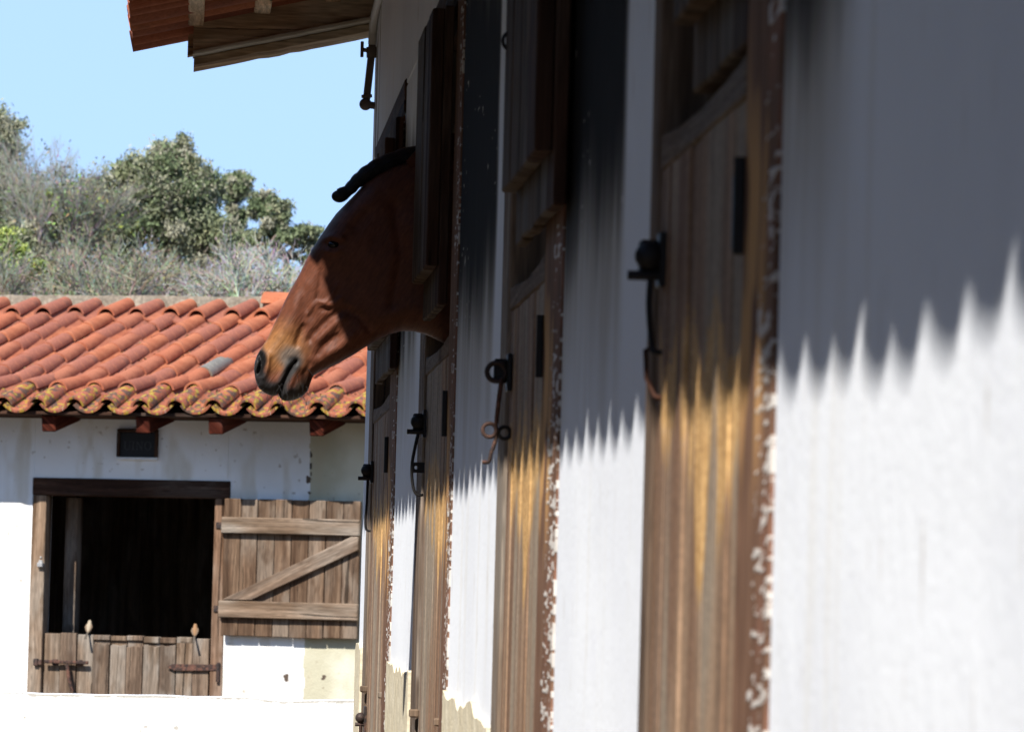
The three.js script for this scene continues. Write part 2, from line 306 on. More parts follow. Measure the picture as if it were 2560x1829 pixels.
for (const [i, D] of DOORS.entries()) {
  const leaf = holder('lower_door', stable, [0.6, 0.8, -(D.a + D.b) / 2]);
  const lm = std({ map: leafTex(600 + i * 31, D.top), bumpMap: streakBump, bumpScale: 0.002, roughness: 0.8 });
  seed(70 + i);
  const nb = Math.round((D.b - D.a) / 0.118), w = (D.b - D.a - 0.012) / nb;
  const face = 0.600;
  for (let k = 0; k < nb; k++) {
    const z0 = D.a + 0.006 + k * w, top = D.top - 0.045, o = rr(-0.002, 0.002);
    const g = cbox(face + o, face + 0.034 + o, 0.8, top, -z0 - w + 0.0008, -z0 - 0.0008, 0.003, 'y');
    const p = g.attributes.position, uv = g.attributes.uv; for (let j = 0; j < p.count; j++) uv.setXY(j, clamp((-p.getZ(j) - D.a) / (D.b - D.a), 0.003, 0.997), clamp((p.getY(j) - 0.8) / 1.33));
    part('plank', g, lm, leaf);
  }
  // cap rail, worn down towards the middle
  { const poly = [], N = 14; for (let k = 0; k <= N; k++) poly.push([lerp(D.a + 0.006, D.b - 0.006, k / N), D.top - 0.047]); for (let k = N; k >= 0; k--) { const t = k / N; poly.push([lerp(D.a + 0.006, D.b - 0.006, t), D.top - 0.012 * Math.sin(t * 3.1) + rr(-0.002, 0.002)]); }
    const g = prism(poly, face - 0.003, face + 0.04, (a, b, c) => [c, b, -a], 0.003), p = g.attributes.position, uv = g.attributes.uv; for (let j = 0; j < p.count; j++) uv.setXY(j, p.getY(j) + p.getX(j), p.getZ(j));
    part('cap_rail', g, wood(W1, [0.8, 0.76, 0.74]), leaf); }
  part('hinge', merged([cbox(face - 0.006, face + 0.002, 1.9, 1.985, -D.a - 0.09, -D.a + 0.01, 0.003), tube([[face - 0.007, 1.89, -D.a + 0.004], [face - 0.007, 1.995, -D.a + 0.004]], 0.008)]), blackIron, leaf);
  // bolt near the far edge: plate, knob, cross bar, hanging hook
  const z = -D.b + 0.07, y = boltY[i], f0 = face - 0.004;
  part('bolt_plate', merged([cbox(f0 - 0.006, f0 + 0.003, y - 0.035, y + 0.035, z - 0.022, z + 0.022, 0.002), cbox(f0 - 0.03, f0 - 0.006, y - 0.02, y + 0.025, z - 0.012, z + 0.012, 0.003)]), blackIron, leaf);
  if (i === 1) part('bolt_ring', ring(f0 - 0.026, y, z + 0.012, 0.017, 0.0048, 'z'), iron, leaf);
  else part('bolt_knob', ball(f0 - 0.018, y + 0.004, z + 0.012, 0.0185, 1, 1, 0.8), blackIron, leaf);
  if (i !== 1) part('bolt_bar', tube([[f0 - 0.045, y - 0.021, z + 0.014], [f0 - 0.004, y - 0.021, z + 0.014]], 0.0062), blackIron, leaf);
  const hooks = [
    [[f0 - 0.016, y - 0.02, z + 0.014], [f0 - 0.017, y - 0.06, z + 0.014], [f0 - 0.012, y - 0.11, z + 0.014], [f0 - 0.011, y - 0.116, z + 0.02], [f0 - 0.0, y - 0.118, z + 0.02]],
    [[f0 - 0.016, y - 0.012, z + 0.016], [f0 - 0.021, y - 0.06, z + 0.016], [f0 - 0.024, y - 0.10, z + 0.016], [f0 - 0.024, y - 0.125, z + 0.016], [f0 - 0.032, y - 0.15, z + 0.016], [f0 - 0.036, y - 0.166, z + 0.016], [f0 - 0.048, y - 0.167, z + 0.016]],
    [[f0 - 0.016, y - 0.02, z + 0.014], [f0 - 0.024, y - 0.06, z + 0.014], [f0 - 0.030, y - 0.10, z + 0.014], [f0 - 0.029, y - 0.14, z + 0.014], [f0 - 0.022, y - 0.17, z + 0.014], [f0 - 0.014, y - 0.178, z + 0.014], [f0 - 0.0, y - 0.178, z + 0.014]],
    [[f0 - 0.014, y - 0.02, z + 0.014], [f0 - 0.015, y - 0.09, z + 0.014], [f0 - 0.017, y - 0.17, z + 0.014], [f0 - 0.012, y - 0.185, z + 0.014], [f0 - 0.0, y - 0.188, z + 0.014]],
  ];
  const hk = new THREE.CatmullRomCurve3(hooks[i].map(p => new THREE.Vector3(...p))).getPoints(28);
  part('hook_rod', tube(hk, [0.0045, 0.004, 0.0035], 7), i === 1 ? rust : blackIron, leaf);
  if (i === 1) { part('hook_eye', ring(f0 - 0.036, y - 0.108, z + 0.018, 0.0125, 0.0038, 'z'), rust, leaf); part('hook_staple', ring(f0 - 0.008, y - 0.112, z + 0.014, 0.011, 0.0038, 'z'), blackIron, leaf); }
  if (i === 2) { const s = new THREE.Shape(); s.moveTo(0, -0.013); s.lineTo(0.03, -0.013); s.lineTo(0.03, 0.013); s.lineTo(0, 0.013); const h = new THREE.Path(); h.absarc(0.009, 0, 0.0045, 0, 6.283); s.holes.push(h); part('hasp', new THREE.ExtrudeGeometry(s, { depth: 0.006, bevelEnabled: false }).translate(f0 - 0.029, y - 0.11, z + 0.012), blackIron, leaf); }
  if (i === 0) part('staple', tube([[f0 - 0.012, y - 0.112, z + 0.016], [f0 - 0.02, y - 0.115, z + 0.016], [f0 - 0.018, y - 0.15, z + 0.016], [f0 - 0.008, y - 0.172, z + 0.016], [f0 + 0.001, y - 0.175, z + 0.016]], 0.0034, 6), rust, leaf);
  if (i > 1) part('wooden_peg', cbox(face - 0.022, face + 0.002, 1.224, 1.244, -D.b + 0.01, -D.b + 0.05, 0.003), woodSet[1], leaf);
  if (i > 1) part('wooden_peg', cbox(face - 0.012, face + 0.002, 1.228, 1.246, -D.a - 0.05, -D.a - 0.02, 0.003), woodSet[1], leaf);
  if (i === 3) { part('lower_bolt', merged([ball(face - 0.018, 1.143, -15.26, 0.017), tube([[face - 0.035, 1.122, -15.26], [face, 1.122, -15.26]], 0.006), tube([[face - 0.018, 1.13, -15.26], [face - 0.018, 1.0, -15.26], [face - 0.006, 0.985, -15.26]], 0.005), cbox(face - 0.008, face + 0.001, 1.09, 1.18, -15.29, -15.23, 0.002)]), iron, leaf); }
}
// upper leaves: boards in the plane of the wall, a ledge and a brace nailed on the outside
for (const [i, D] of DOORS.entries()) {
  const near = D.n - 0.11 + (i === 2 ? 0.42 : i === 3 ? 0.02 : 0), far = [5.74, 8.42, 11.70, 14.55][i], bot = [2.125, 2.14, 2.195, 2.17][i], ledge = [2.205, 2.23, 2.285, 2.27][i];
  const n2 = i === 0 ? 5.18 : near;
  const leaf = holder('upper_door', stable, [0.58, bot, -(n2 + far) / 2]);
  seed(90 + i);
  const nb = Math.max(3, Math.round((far - n2) / 0.15)), w = (far - n2) / nb, x0 = 0.571, x1 = i === 0 ? 0.6 : 0.5925;
  for (let k = 0; k < nb; k++) { const z0 = n2 + k * w; part('plank', cbox(x0 + (i === 0 ? 0.028 : 0), x1 + (i === 0 ? 0.03 : 0), bot + rr(-0.003, 0.003), 2.885, -z0 - w + 0.0015, -z0 - 0.0015, 0.003, 'y', k * 0.3 + i, k * 0.7), k ? oldWood : darkWood, leaf); }
  const zl0 = n2 + [0.02, 0.03, 0.01, 0.05][i], xo = i === 0 ? 0.566 : 0.54, xi = i === 0 ? 0.5985 : 0.5705, top2 = i === 3 ? 2.83 : 2.88, nw = 4;
  // outer boards, split and worn, ending above the inner ones
  for (let k = 0; k < nw; k++) {
    const a = lerp(zl0, far - 0.02, k / nw), b = lerp(zl0, far - 0.02, (k + 1) / nw), e0 = a + 0.002, e1 = b - 0.002, N = 10, poly = [];
    for (let q = 0; q <= N; q++) { const y = lerp(ledge, top2, q / N); poly.push([e1 - 0.012 * fbm(y * 9, k + i * 7, 531, 4096, 64, 3), y]); } for (let q = N; q >= 0; q--) { const y = lerp(ledge, top2, q / N); poly.push([e0 + 0.01 * fbm(y * 9, k + i * 7 + 3, 533, 4096, 64, 3), y]); }
    const g = prism(poly, xo + rr(0, 0.004), xi, (u, v, c) => [c, v, -u], 0.003), p = g.attributes.position, uv = g.attributes.uv; for (let j = 0; j < p.count; j++) uv.setXY(j, p.getZ(j) + p.getX(j) + k, p.getY(j) + i);
    part('outer_board', g, k === 0 ? darkWood : oldWood, leaf);
  }
  if (i === 1) { part('pull_ring', ring(0.552, 2.494, -8.36, 0.0165, 0.0032, 'z'), blackIron, leaf); part('latch_stub', cbox(0.553, 0.571, 2.36, 2.386, -8.4, -8.37, 0.002), blackIron, leaf); }
}

// roof: canal tiles over purlins, a stepped beam closing the far end
function tileGeo(R0, R1, L, thick, arc, seg, down = false) {   // axis along +z (front at z = L); arch up; R0 at the back, R1 at the front
  const pos = [], uv = [], idx = []; const row = (z, R) => { for (let k = 0; k <= seg; k++) { const a = (k / seg - 0.5) * arc; pos.push(Math.sin(a) * R, Math.cos(a) * R, z); uv.push(k / seg * arc * R0, z); } };
  const base = -Math.cos(arc / 2) * Math.max(R0, R1);
  row(0, R0); row(L, R1); row(0, R0 - thick); row(L, R1 - thick);
  const n = seg + 1, q = (a, b, c, d) => idx.push(a, b, c, a, c, d);
  for (let k = 0; k < seg; k++) { q(k, n + k, n + k + 1, k + 1); q(2 * n + k, 2 * n + k + 1, 3 * n + k + 1, 3 * n + k); }
  let g = new THREE.BufferGeometry(); g.setAttribute('position', new THREE.Float32BufferAttribute(pos, 3)); g.setAttribute('uv', new THREE.Float32BufferAttribute(uv, 2)); g.setIndex(idx); g.computeVertexNormals(); g = g.toNonIndexed();
  const e = []; const P = i => pos.slice(i * 3, i * 3 + 3), t3 = (a, b, c) => e.push(...P(a), ...P(b), ...P(c)), q4 = (a, b, c, d) => { t3(a, b, c); t3(a, c, d); };
  for (let k = 0; k < seg; k++) { q4(n + k, 3 * n + k, 3 * n + k + 1, n + k + 1); q4(k, k + 1, 2 * n + k + 1, 2 * n + k); }
  q4(0, 2 * n, 3 * n, n); q4(seg, n + seg, 3 * n + seg, 2 * n + seg);
  const g2 = new THREE.BufferGeometry(); g2.setAttribute('position', new THREE.Float32BufferAttribute(e, 3)); g2.setAttribute('uv', new THREE.Float32BufferAttribute(e.flatMap((_, i) => i % 3 === 0 ? [e[i], e[i + 2]] : []), 2)); g2.computeVertexNormals();
  const m = mergeGeometries([g, g2]); if (down) m.rotateZ(Math.PI); m.translate(0, down ? R0 : base, 0); return m;
}
function clayTex(s, base, hi, dark, lichen) {
  return tex(256, 256, (u, v) => {
    const a = fbm(u * 6, v * 6, s, 6, 6, 4), b = vn(u * 60, v * 60, s + 1, 60, 60), d = fbm(u * 4, v * 8, s + 2, 4, 8, 4);
    let c = mix3(base, hi, sstep(0.35, 0.65, a)); c = mix3(c, dark, sstep(0.6, 0.8, d) * 0.5);
    if (lichen) { const l = fbm(u * 12, v * 10, s + 3, 12, 10, 4), k = fbm(u * 11, v * 9, s + 5, 11, 9, 4); c = mix3(c, [84, 72, 64], sstep(0.50, 0.60, k) * 0.8); c = mix3(c, [150, 124, 44], sstep(0.54, 0.62, l) * 0.8); if (l > 0.66) c = mix3(c, [168, 150, 84], 0.5); if (b > 0.965) c = [176, 170, 158]; }
    else if (b > 0.94 && a > 0.5) c = mix3(c, [150, 110, 90], 0.4);
    return c.map(x => x * (0.93 + 0.14 * b));
  });
}
const clayT = [clayTex(701, [150, 92, 70], [161, 101, 76], [124, 82, 68]), clayTex(711, [147, 93, 75], [158, 100, 78], [118, 84, 72]), clayTex(721, [157, 94, 67], [167, 104, 75], [132, 86, 68])];
const lichT = [clayTex(731, [146, 86, 66], [156, 94, 72], [100, 74, 62], true), clayTex(741, [140, 84, 66], [150, 90, 70], [96, 72, 64], true), clayTex(751, [150, 90, 66], [158, 96, 72], [104, 76, 62], true)];
for (const t of [...clayT, ...lichT]) t.repeat.set(3.2, 2.4);
const clay = [...clayT.map(t => std({ map: t, roughness: 0.88 })), std({ map: clayT[1], color: lin(0.95, 0.94, 0.95) }), std({ map: clayT[0], color: lin(1.06, 0.98, 0.92) })];
const lich = lichT.map(t => std({ map: t, roughness: 0.95 }));
{
  const PITCH = Math.tan(THREE.MathUtils.degToRad(12.3)), TIP = -0.215, TIPY = 3.362;
  const roof = holder('roof', stable, [2.4, 3.3, -7]);
  const up = x => TIPY + (x - TIP) * PITCH;
  const slab = prism([[0.0, up(0) + 0.085], [5.3, up(5.3) + 0.085], [5.3, up(5.3) + 0.13], [0.0, up(0) + 0.13]], -2.2, 16.35, (a, b, c) => [a, b, -c]);
  part('roof_deck', slab, beamWood, roof);
  seed(7);
  // tiles: axis from the wall out to the eave (-x), slightly down
  const chan = tileGeo(0.084, 0.092, 0.46, 0.014, 2.45, 8, true), cov = tileGeo(0.052, 0.058, 0.46, 0.013, 2.9, 7);
  const far = [], p0 = 0.195; let n = 0;
  const M = (x, y, z, tilt, yaw = 0) => new THREE.Matrix4().makeRotationY(-Math.PI / 2 + yaw).multiply(new THREE.Matrix4().makeRotationX(tilt)).setPosition(x, y, z);
  const tilt = Math.atan(PITCH);
  for (let k = 0; k < 93; k++) {
    const z = -16.28 + k * p0 + rr(-0.008, 0.008), inView = z < -14.2;
    for (let r = 0; r < 3; r++) {
      const j = r ? 0 : rr(-0.004, 0.004) + 0.008 * (fbm(z * 0.9 + 30, 1, 77, 4096, 64, 2) - 0.5) - 0.012 * sstep(-5, -2.6, z), xf = TIP + j + r * 0.36, lift = r ? 0.012 : rr(-0.003, 0.003);
      const xb = xf + 0.46 * Math.cos(tilt), mc = M(xb, up(xb) + lift, z, tilt, rr(-0.02, 0.02));
      const jc = r ? 0 : rr(-0.006, 0.006), xc = xf + jc, xcb = xc + 0.46 * Math.cos(tilt), mv = M(xcb, up(xcb) + 0.016 + lift + (r ? 0 : rr(0, 0.004)), z + p0 / 2, tilt, rr(-0.03, 0.03));
      if (inView && r < 2) { place('tile', chan, clay[n++ % 5], roof, mc); place('tile', cov, clay[n++ % 5], roof, mv); }
      else { far.push(chan.clone().applyMatrix4(mc), cov.clone().applyMatrix4(mv)); }
    }
  }
  const fm = new THREE.Mesh(mergeGeometries(far), clay[0]); fm.name = 'tiles_out_of_view'; fm.userData.kind = 'stuff'; fm.castShadow = fm.receiveShadow = true; fm.position.copy(origin.get(roof)).negate(); roof.add(fm);
  for (const [x, w, b] of [[-0.03, 0.052, 3.40], [0.186, 0.055, 3.448], [0.42, 0.055, 3.495]]) part('purlin', cbox(x, x + w, b, b + 0.085, -15.86, 2, 0.004, 'z', x), paleWood, roof);
  // end beam: a deep board, a recessed strip under it
  const sl = (x0, x1, dy, h, z0, z1, m, nm, rough) => {
    const N = 18, poly = []; for (let k = 0; k <= N; k++) { const x = lerp(x0, x1, k / N); poly.push([x, 3.277 + (x + 0.007) * 0.23 + dy + (rough ? rr(-1, 1) * rough : 0)]); } for (let k = N; k >= 0; k--) { const x = lerp(x0, x1, k / N); poly.push([x, 3.277 + (x + 0.007) * 0.23 + dy + h]); }
    const g = prism(poly, z0, z1, (a, b, c) => [a, b, -c], 0.003), p = g.attributes.position, uv = g.attributes.uv; for (let j = 0; j < p.count; j++) uv.setXY(j, p.getY(j) + p.getZ(j), p.getX(j));
    part(nm, g, m, roof); };
  sl(-0.012, 0.64, 0.042, 0.15, 15.87, 16.0, beamWood, 'end_beam');
  sl(-0.012, 0.62, 0.028, 0.013, 15.85, 15.985, std({ map: meters(whitewashTex, 0.5), color: lin(0.62, 0.58, 0.5) }), 'lit_underside_strip', 0.001);  // pale strip: bounce light on the beam underside, painted as a separate piece
  sl(-0.008, 0.64, 0.0, 0.027, 15.93, 16.14, beamWood, 'end_beam', 0.003);
  sl(-0.03, 0.64, 0.06, 0.11, 16.14, 16.2, beamWood, 'end_beam');
}
// water pipe and valve on the far corner
{
  const pm = std({ color: lin(0.16, 0.13, 0.11), roughness: 0.6, metalness: 0.3 }), white = std({ color: lin(0.55, 0.53, 0.5), roughness: 0.6 });
  const t = thing('water_pipe', 'rusty pipe with tap handle and elbow high on the far stable corner', 'pipe', [0.58, 3.15, -15.95]);
  part('feed_pipe', tube(new THREE.CatmullRomCurve3([[0.585, 3.37, -15.95], [0.585, 3.42, -15.93], [0.588, 3.47, -15.6], [0.59, 3.475, -15.0], [0.59, 3.48, -12]].map(p => new THREE.Vector3(...p))).getPoints(24), 0.014), white, t);
  part('down_pipe', tube([[0.585, 3.38, -15.95], [0.583, 3.33, -15.95], [0.571, 3.185, -15.95]], 0.0125), pm, t);
  part('collar', tube([[0.586, 3.325, -15.95], [0.584, 3.36, -15.95]], 0.019), pm, t); part('collar', tube([[0.572, 3.19, -15.95], [0.571, 3.2, -15.95]], 0.018), pm, t);
  part('valve_stem', tube([[0.584, 3.346, -15.95], [0.556, 3.35, -15.95]], 0.007), pm, t);
  part('valve_handle', cbox(0.546, 0.557, 3.325, 3.378, -15.956, -15.944, 0.002), pm, t);
  part('elbow', merged([ball(0.568, 3.168, -15.95, 0.021), tube([[0.568, 3.168, -15.95], [0.6, 3.164, -15.95]], 0.012)]), pm, t);
}
console.log('stable done');

// ================================================================ low wall in front of the far building
{
  const g = new THREE.BoxGeometry(4.6, 1.097, 0.24, 60, 8, 2); const p = g.attributes.position;
  for (let i = 0; i < p.count; i++) { const x = p.getX(i), y = p.getY(i); if (y > 0.5) p.setY(i, y + (fbm(x * 6 + 40, 2, 901, 4096, 64, 4) - 0.5) * 0.022); }
  g.computeVertexNormals(); const uv = g.attributes.uv; for (let i = 0; i < uv.count; i++) uv.setXY(i, uv.getX(i) * 4.6, uv.getY(i) * 1.1);
  g.translate(-1.4, 0.5485, -20.1);
  const lwt = tex(1024, 256, (u, v) => { const x = u * 4.6, y = v * 1.1, a = fbm(x * 3, y * 3, 911, 4096, 4096, 4); let c = mix3([222, 221, 218], [236, 235, 233], a); const d = 1.1 - y, e = 0.03 * fbm(x * 7, 1, 912, 4096, 64, 4) * fbm(x * 30, y * 30, 913, 4096, 4096, 2); if (d < e) c = mix3(c, [150, 142, 126], 0.6); if (vn(x * 40, y * 40, 914) > 0.965 && d < 0.2) c = mix3(c, [150, 140, 124], 0.6); return c; }, { repeat: false });
  for (let i = 0; i < uv.count; i++) uv.setXY(i, uv.getX(i) / 4.6, uv.getY(i) / 1.1);
  single('low_wall', g, std({ map: lwt, bumpMap: (() => { const q = plasterBump.clone(); q.repeat.set(5.7, 1.4); q.needsUpdate = true; return q; })(), bumpScale: 0.006 }), 'low white garden wall across the bottom left in front of the far stable door', 'wall');
}

// ================================================================ the building across the yard (local frame: x along the front, z outwards)
const block = thing('stable_block', 'white stable block across the yard with a red tiled roof and an open half door', 'stable', [-0.4, 0, -31], -THREE.MathUtils.degToRad(19));
{
  const S0 = -3.6, S1 = 3.4;
  const wt = tex(1024, 512, (u, v) => {
    const s = S0 + (S1 - S0) * u, y = 3.2 * v, a = fbm(s * 2, y * 2, 801, 4096, 4096, 5), b = fbm(s * 9, y * 3, 802, 4096, 4096, 3), sp = fbm(s * 30, y * 30, 803, 4096, 4096, 2);
    let c = mix3([214, 212, 208], [234, 233, 231], sstep(0.3, 0.65, a));
    if (s > 1.27 + (vn(y * 8, 1, 804) - 0.5) * 0.02) c = mix3([176, 170, 146], [204, 200, 180], sstep(0.3, 0.7, fbm(s * 3, y * 3, 805, 4096, 4096, 4)));
    c = mix3(c, [176, 160, 132], sstep(0.55, 0.8, b) * 0.35);
    if (sp > 0.83) c = mix3(c, [130, 116, 98], (sp - 0.83) * 5);
    if (Math.abs(s - 1.272 - 0.006 * Math.sin(y * 9)) < 0.006 && y > 2.3 && y < 2.47 && vn(y * 40, 3, 806) > 0.3) c = [62, 54, 46];
    for (const [hs, hy, hr] of [[1.15, 1.02, 0.018], [1.4, 1.03, 0.014], [1.26, 2.29, 0.016], [1.27, 2.2, 0.007]]) if (Math.hypot(s - hs, (y - hy) * 0.7) < hr * (0.6 + 0.8 * vn(s * 90, y * 90, 807))) c = [84, 72, 62];
    return c;
  }, { repeat: false });
  const boxes = [cbox(S0, -0.6, 0, 2.79, -0.35, 0, 0.004), cbox(0.72, S1, 0, 2.79, -0.35, 0, 0.004), cbox(-0.6, 0.72, 2.265, 2.79, -0.35, 0, 0.004)];
  const g = merged(boxes), p = g.attributes.position, uv = g.attributes.uv; for (let i = 0; i < p.count; i++) uv.setXY(i, (p.getX(i) - S0) / (S1 - S0), p.getY(i) / 3.2);
  const wb = plasterBump.clone(); wb.repeat.set(7, 3.2); wb.needsUpdate = true;
  part('wall', g, std({ map: wt, bumpMap: wb, bumpScale: 0.006 }), block);
  const inner = woodSet[0];
  part('back_wall', cbox(S0, S1, 0, 3.35, -3.35, -3.1, 0.004), std({ map: meters(whitewashTex, 1.5) }), block);
  part('end_wall', merged([cbox(S0, S0 + 0.3, 0, 2.8, -3.095, -0.355, 0.004), cbox(S1 - 0.3, S1, 0, 2.8, -3.095, -0.355, 0.004)]), std({ map: meters(whitewashTex, 1.5) }), block);
  part('stall_lining', merged([cbox(-1.5, -1.44, 0.02, 2.8, -3.09, -0.36, 0.004), cbox(1.6, 1.66, 0.02, 2.8, -3.09, -0.36, 0.004), cbox(-1.435, 1.595, 0.02, 2.8, -3.09, -3.03, 0.004)]), inner, block);
  part('reveal', cbox(-0.503, -0.42, 0.05, 2.15, -0.44, -0.34, 0.004), woodSet[0], block);
  part('lintel', cbox(-0.605, 0.74, 2.156, 2.268, -0.2, 0.012, 0.005, 'x'), darkWood, block);
  part('door_post', cbox(-0.602, -0.508, 0, 2.154, -0.1, 0.01, 0.004, 'y', 0.2), wood(W2, [1.05, 1, 0.95]), block);
  part('door_post', cbox(0.64, 0.722, 0, 2.154, -0.1, 0.01, 0.004, 'y', 0.7), wood(W2, [1.0, 0.85, 0.78]), block);
  // dirt line round the lintel
  // lower leaf
  const lower = holder('lower_door', block, [0.06, 0.05, 0]);
  seed(21);
  { const x0 = -0.5, x1 = 0.628, nb = 10, w = (x1 - x0) / nb;
    for (let k = 0; k < nb; k++) {
      const a = x0 + k * w + (k % 2 ? 0.0008 : 0.004), b = x0 + (k + 1) * w - (k % 2 ? 0.004 : 0.0008), o = rr(-0.004, 0.004), m = woodSet[(k * 3 + 1) % 4];
      const gn = [0, 0, 0, 0.058, 0.062, 0.075, 0.06, 0.05, 0.032, 0][k], top = 1.268 - 0.002 * k * 0.4 + rr(-0.004, 0.004);
      if (!gn) { part('plank', cbox(a, b, 0.05, top, -0.045 + o, -0.008 + o, 0.004, 'y', k * 0.23, k * 0.61), m, lower); continue; }
      // gnawed boards: the chewed strip lies deeper than the rest
      const N = 6, poly = [[a, 0.05], [b, 0.05]]; for (let j = N; j >= 0; j--) { const x = lerp(a, b, j / N); poly.push([x, top - gn + (fbm(x * 40, k, 815, 4096, 64, 3) - 0.5) * 0.03]); }
      const gg = prism(poly, -0.045 + o, -0.006 + o, (u, v, c) => [u, v, c], 0.003), pp = gg.attributes.position, uu = gg.attributes.uv; for (let j = 0; j < pp.count; j++) uu.setXY(j, pp.getX(j) + pp.getZ(j) + k * 0.23, pp.getY(j) + k * 0.61);
      part('plank', gg, m, lower);
      part('plank_end', cbox(a, b, top - gn - 0.05, top, -0.046 + o, -0.024 + o, 0.004, 'y', k * 0.4, k), m, lower);
      part('plank_end', cbox(a, b, top - 0.03 - rr(0, 0.012), top - 0.001, -0.0235 + o, -0.006 + o, 0.004, 'y', k * 0.4, k), m, lower);
    }
    const sp = [[0.352, 1.071], [0.385, 1.092], [0.69, 1.096], [0.69, 1.056], [0.4, 1.048]];
    part('strap_hinge', prism(sp, 0.002, 0.012, (u, v, c) => [u, v, c + 0.003], 0.002), rust, lower);
    part('hinge_pin', tube([[0.699, 0.985, 0.022], [0.699, 1.11, 0.022]], 0.012), iron, lower);
    part('latch_bar', cbox(-0.478, -0.18, 1.073, 1.094, 0.018, 0.04, 0.004, 'x'), rust, lower);
    part('latch_mount', merged([cbox(-0.43, -0.4, 1.06, 1.1, -0.006, 0.02, 0.003), cbox(-0.26, -0.23, 1.06, 1.1, -0.006, 0.02, 0.003)]), iron, lower);
    part('latch_lever', tube([[-0.318, 1.07, 0.045], [-0.30, 0.98, 0.05], [-0.276, 0.90, 0.048]], 0.012), rust, lower);
  }
  part('latch_keeper', merged([cbox(-0.555, -0.525, 1.055, 1.1, 0.008, 0.035, 0.003), cbox(-0.525, -0.5, 1.06, 1.095, 0.01, 0.03, 0.003)]), iron, block);
  part('lock_keeper', merged([cbox(-0.548, -0.51, 1.69, 1.72, 0.008, 0.04, 0.004), cbox(-0.545, -0.52, 1.7, 1.735, 0.01, 0.018, 0.002), ball(-0.532, 1.752, 0.012, 0.007)]), std({ color: lin(0.35, 0.34, 0.33), roughness: 0.5, metalness: 0.4 }), block);
  // upper leaf, folded back against the wall
  const upper = holder('upper_door', block, [1.18, 1.28, 0.05]);
  { const x0 = 0.722, x1 = 1.634, nb = 8, w = (x1 - x0) / nb; seed(22);
    for (let k = 0; k < nb; k++) part('plank', cbox(x0 + k * w + 0.0012, x0 + (k + 1) * w - (k % 2 ? 0.004 : 0.0012), 1.281 + rr(-0.003, 0.003), 2.156 + rr(-0.0015, 0.0015), 0.03 + rr(-0.002, 0.002), 0.06 + rr(-0.003, 0.003), 0.004, 'y', k * 0.31, k * 0.47), [shutterWood, shutterWood2, shutterWood, shutterWood2][k % 4], upper);
    part('ledge', cbox(0.716, 1.64, 1.934, 2.038, 0.0645, 0.1, 0.006, 'x', 0.4), woodSet[1], upper);
    part('ledge', cbox(0.712, 1.642, 1.398, 1.506, 0.0645, 0.1, 0.006, 'x', 0.1), wood(W2, [1.12, 1.1, 1.08]), upper);
    const g = prism([[0.735, 1.512], [0.93, 1.512], [1.632, 1.845], [1.632, 1.93], [1.585, 1.93]], 0.0645, 0.094, (u, v, c) => [u, v, c], 0.004), p = g.attributes.position, uv = g.attributes.uv, c = Math.cos(0.445), s = Math.sin(0.445);
    for (let j = 0; j < p.count; j++) { const x = p.getX(j), y = p.getY(j); uv.setXY(j, -s * x + c * y + p.getZ(j), c * x + s * y); }
    part('brace', g, wood(W1, [1.1, 1.05, 1.0]), upper);
  }
  for (const y of [1.985, 1.452]) part('hinge', merged([cbox(0.655, 0.712, y - 0.02, y + 0.02, 0.011, 0.02, 0.002), tube([[0.706, y - 0.05, 0.03], [0.706, y + 0.05, 0.03]], 0.011)]), iron, block);
  // plaque let into the wall: frame, slate, letters
  const pw = new THREE.Vector3(0.106, 2.39, 0).applyAxisAngle(new THREE.Vector3(0, 1, 0), -THREE.MathUtils.degToRad(19)).add(new THREE.Vector3(-0.4, 0, -31));
  const plaque = thing('name_plaque', 'small dark slate plaque in a wooden frame above the open stable door', 'plaque', [pw.x, pw.y, pw.z], -THREE.MathUtils.degToRad(19));
  const rel = g => g.translate(-0.106, -2.39, 0);
  part('slate', rel(cbox(-0.012, 0.226, 2.412, 2.57, 0.001, 0.016, 0.003)), std({ color: lin(0.012, 0.012, 0.013), roughness: 0.55 }), plaque);
  for (const b of [[-0.032, 0.246, 2.571, 2.592], [-0.032, 0.246, 2.392, 2.411]]) part('frame_bar', rel(cbox(b[0], b[1], b[2], b[3], 0.001, 0.03, 0.004, 'x')), b[2] > 2.5 ? darkWood : std({ map: meters(whitewashTex, 1) }), plaque);
  for (const b of [[-0.032, -0.0125], [0.2265, 0.246]]) part('frame_bar', rel(cbox(b[0], b[1], 2.4115, 2.5705, 0.001, 0.03, 0.004, 'y')), darkWood, plaque);
  const font = await new FontLoader().loadAsync('fonts/droid/droid_serif_regular.typeface.json');
  const lm = std({ color: lin(0.05, 0.05, 0.052), roughness: 0.5 });
  const tg = new TextGeometry('UINO', { font, size: 0.055, depth: 0.003, curveSegments: 4 }); tg.computeBoundingBox(); const tw = tg.boundingBox.max.x; tg.scale(0.19 / tw, 1, 1).translate(0.012, 2.458, 0.0165);
  part('lettering', rel(tg), lm, plaque);

  // roof: profile along the slope (d outwards, y), sagging above the eave course
  const prof = [[0.535, 2.688], [0.13, 2.808], [-0.27, 2.862], [-0.66, 2.955], [-1.05, 3.05], [-1.44, 3.145], [-1.83, 3.24], [-2.22, 3.335], [-2.6, 3.428], [-3.06, 3.535]];
  const roofY = d => { for (let i = 1; i < prof.length; i++) if (d >= prof[i][0]) { const a = prof[i - 1], b = prof[i]; return lerp(b[1], a[1], (d - b[0]) / (a[0] - b[0])); } return prof.at(-1)[1]; };
  const roof = holder('roof', block, [0, 2.6, -1.2]);
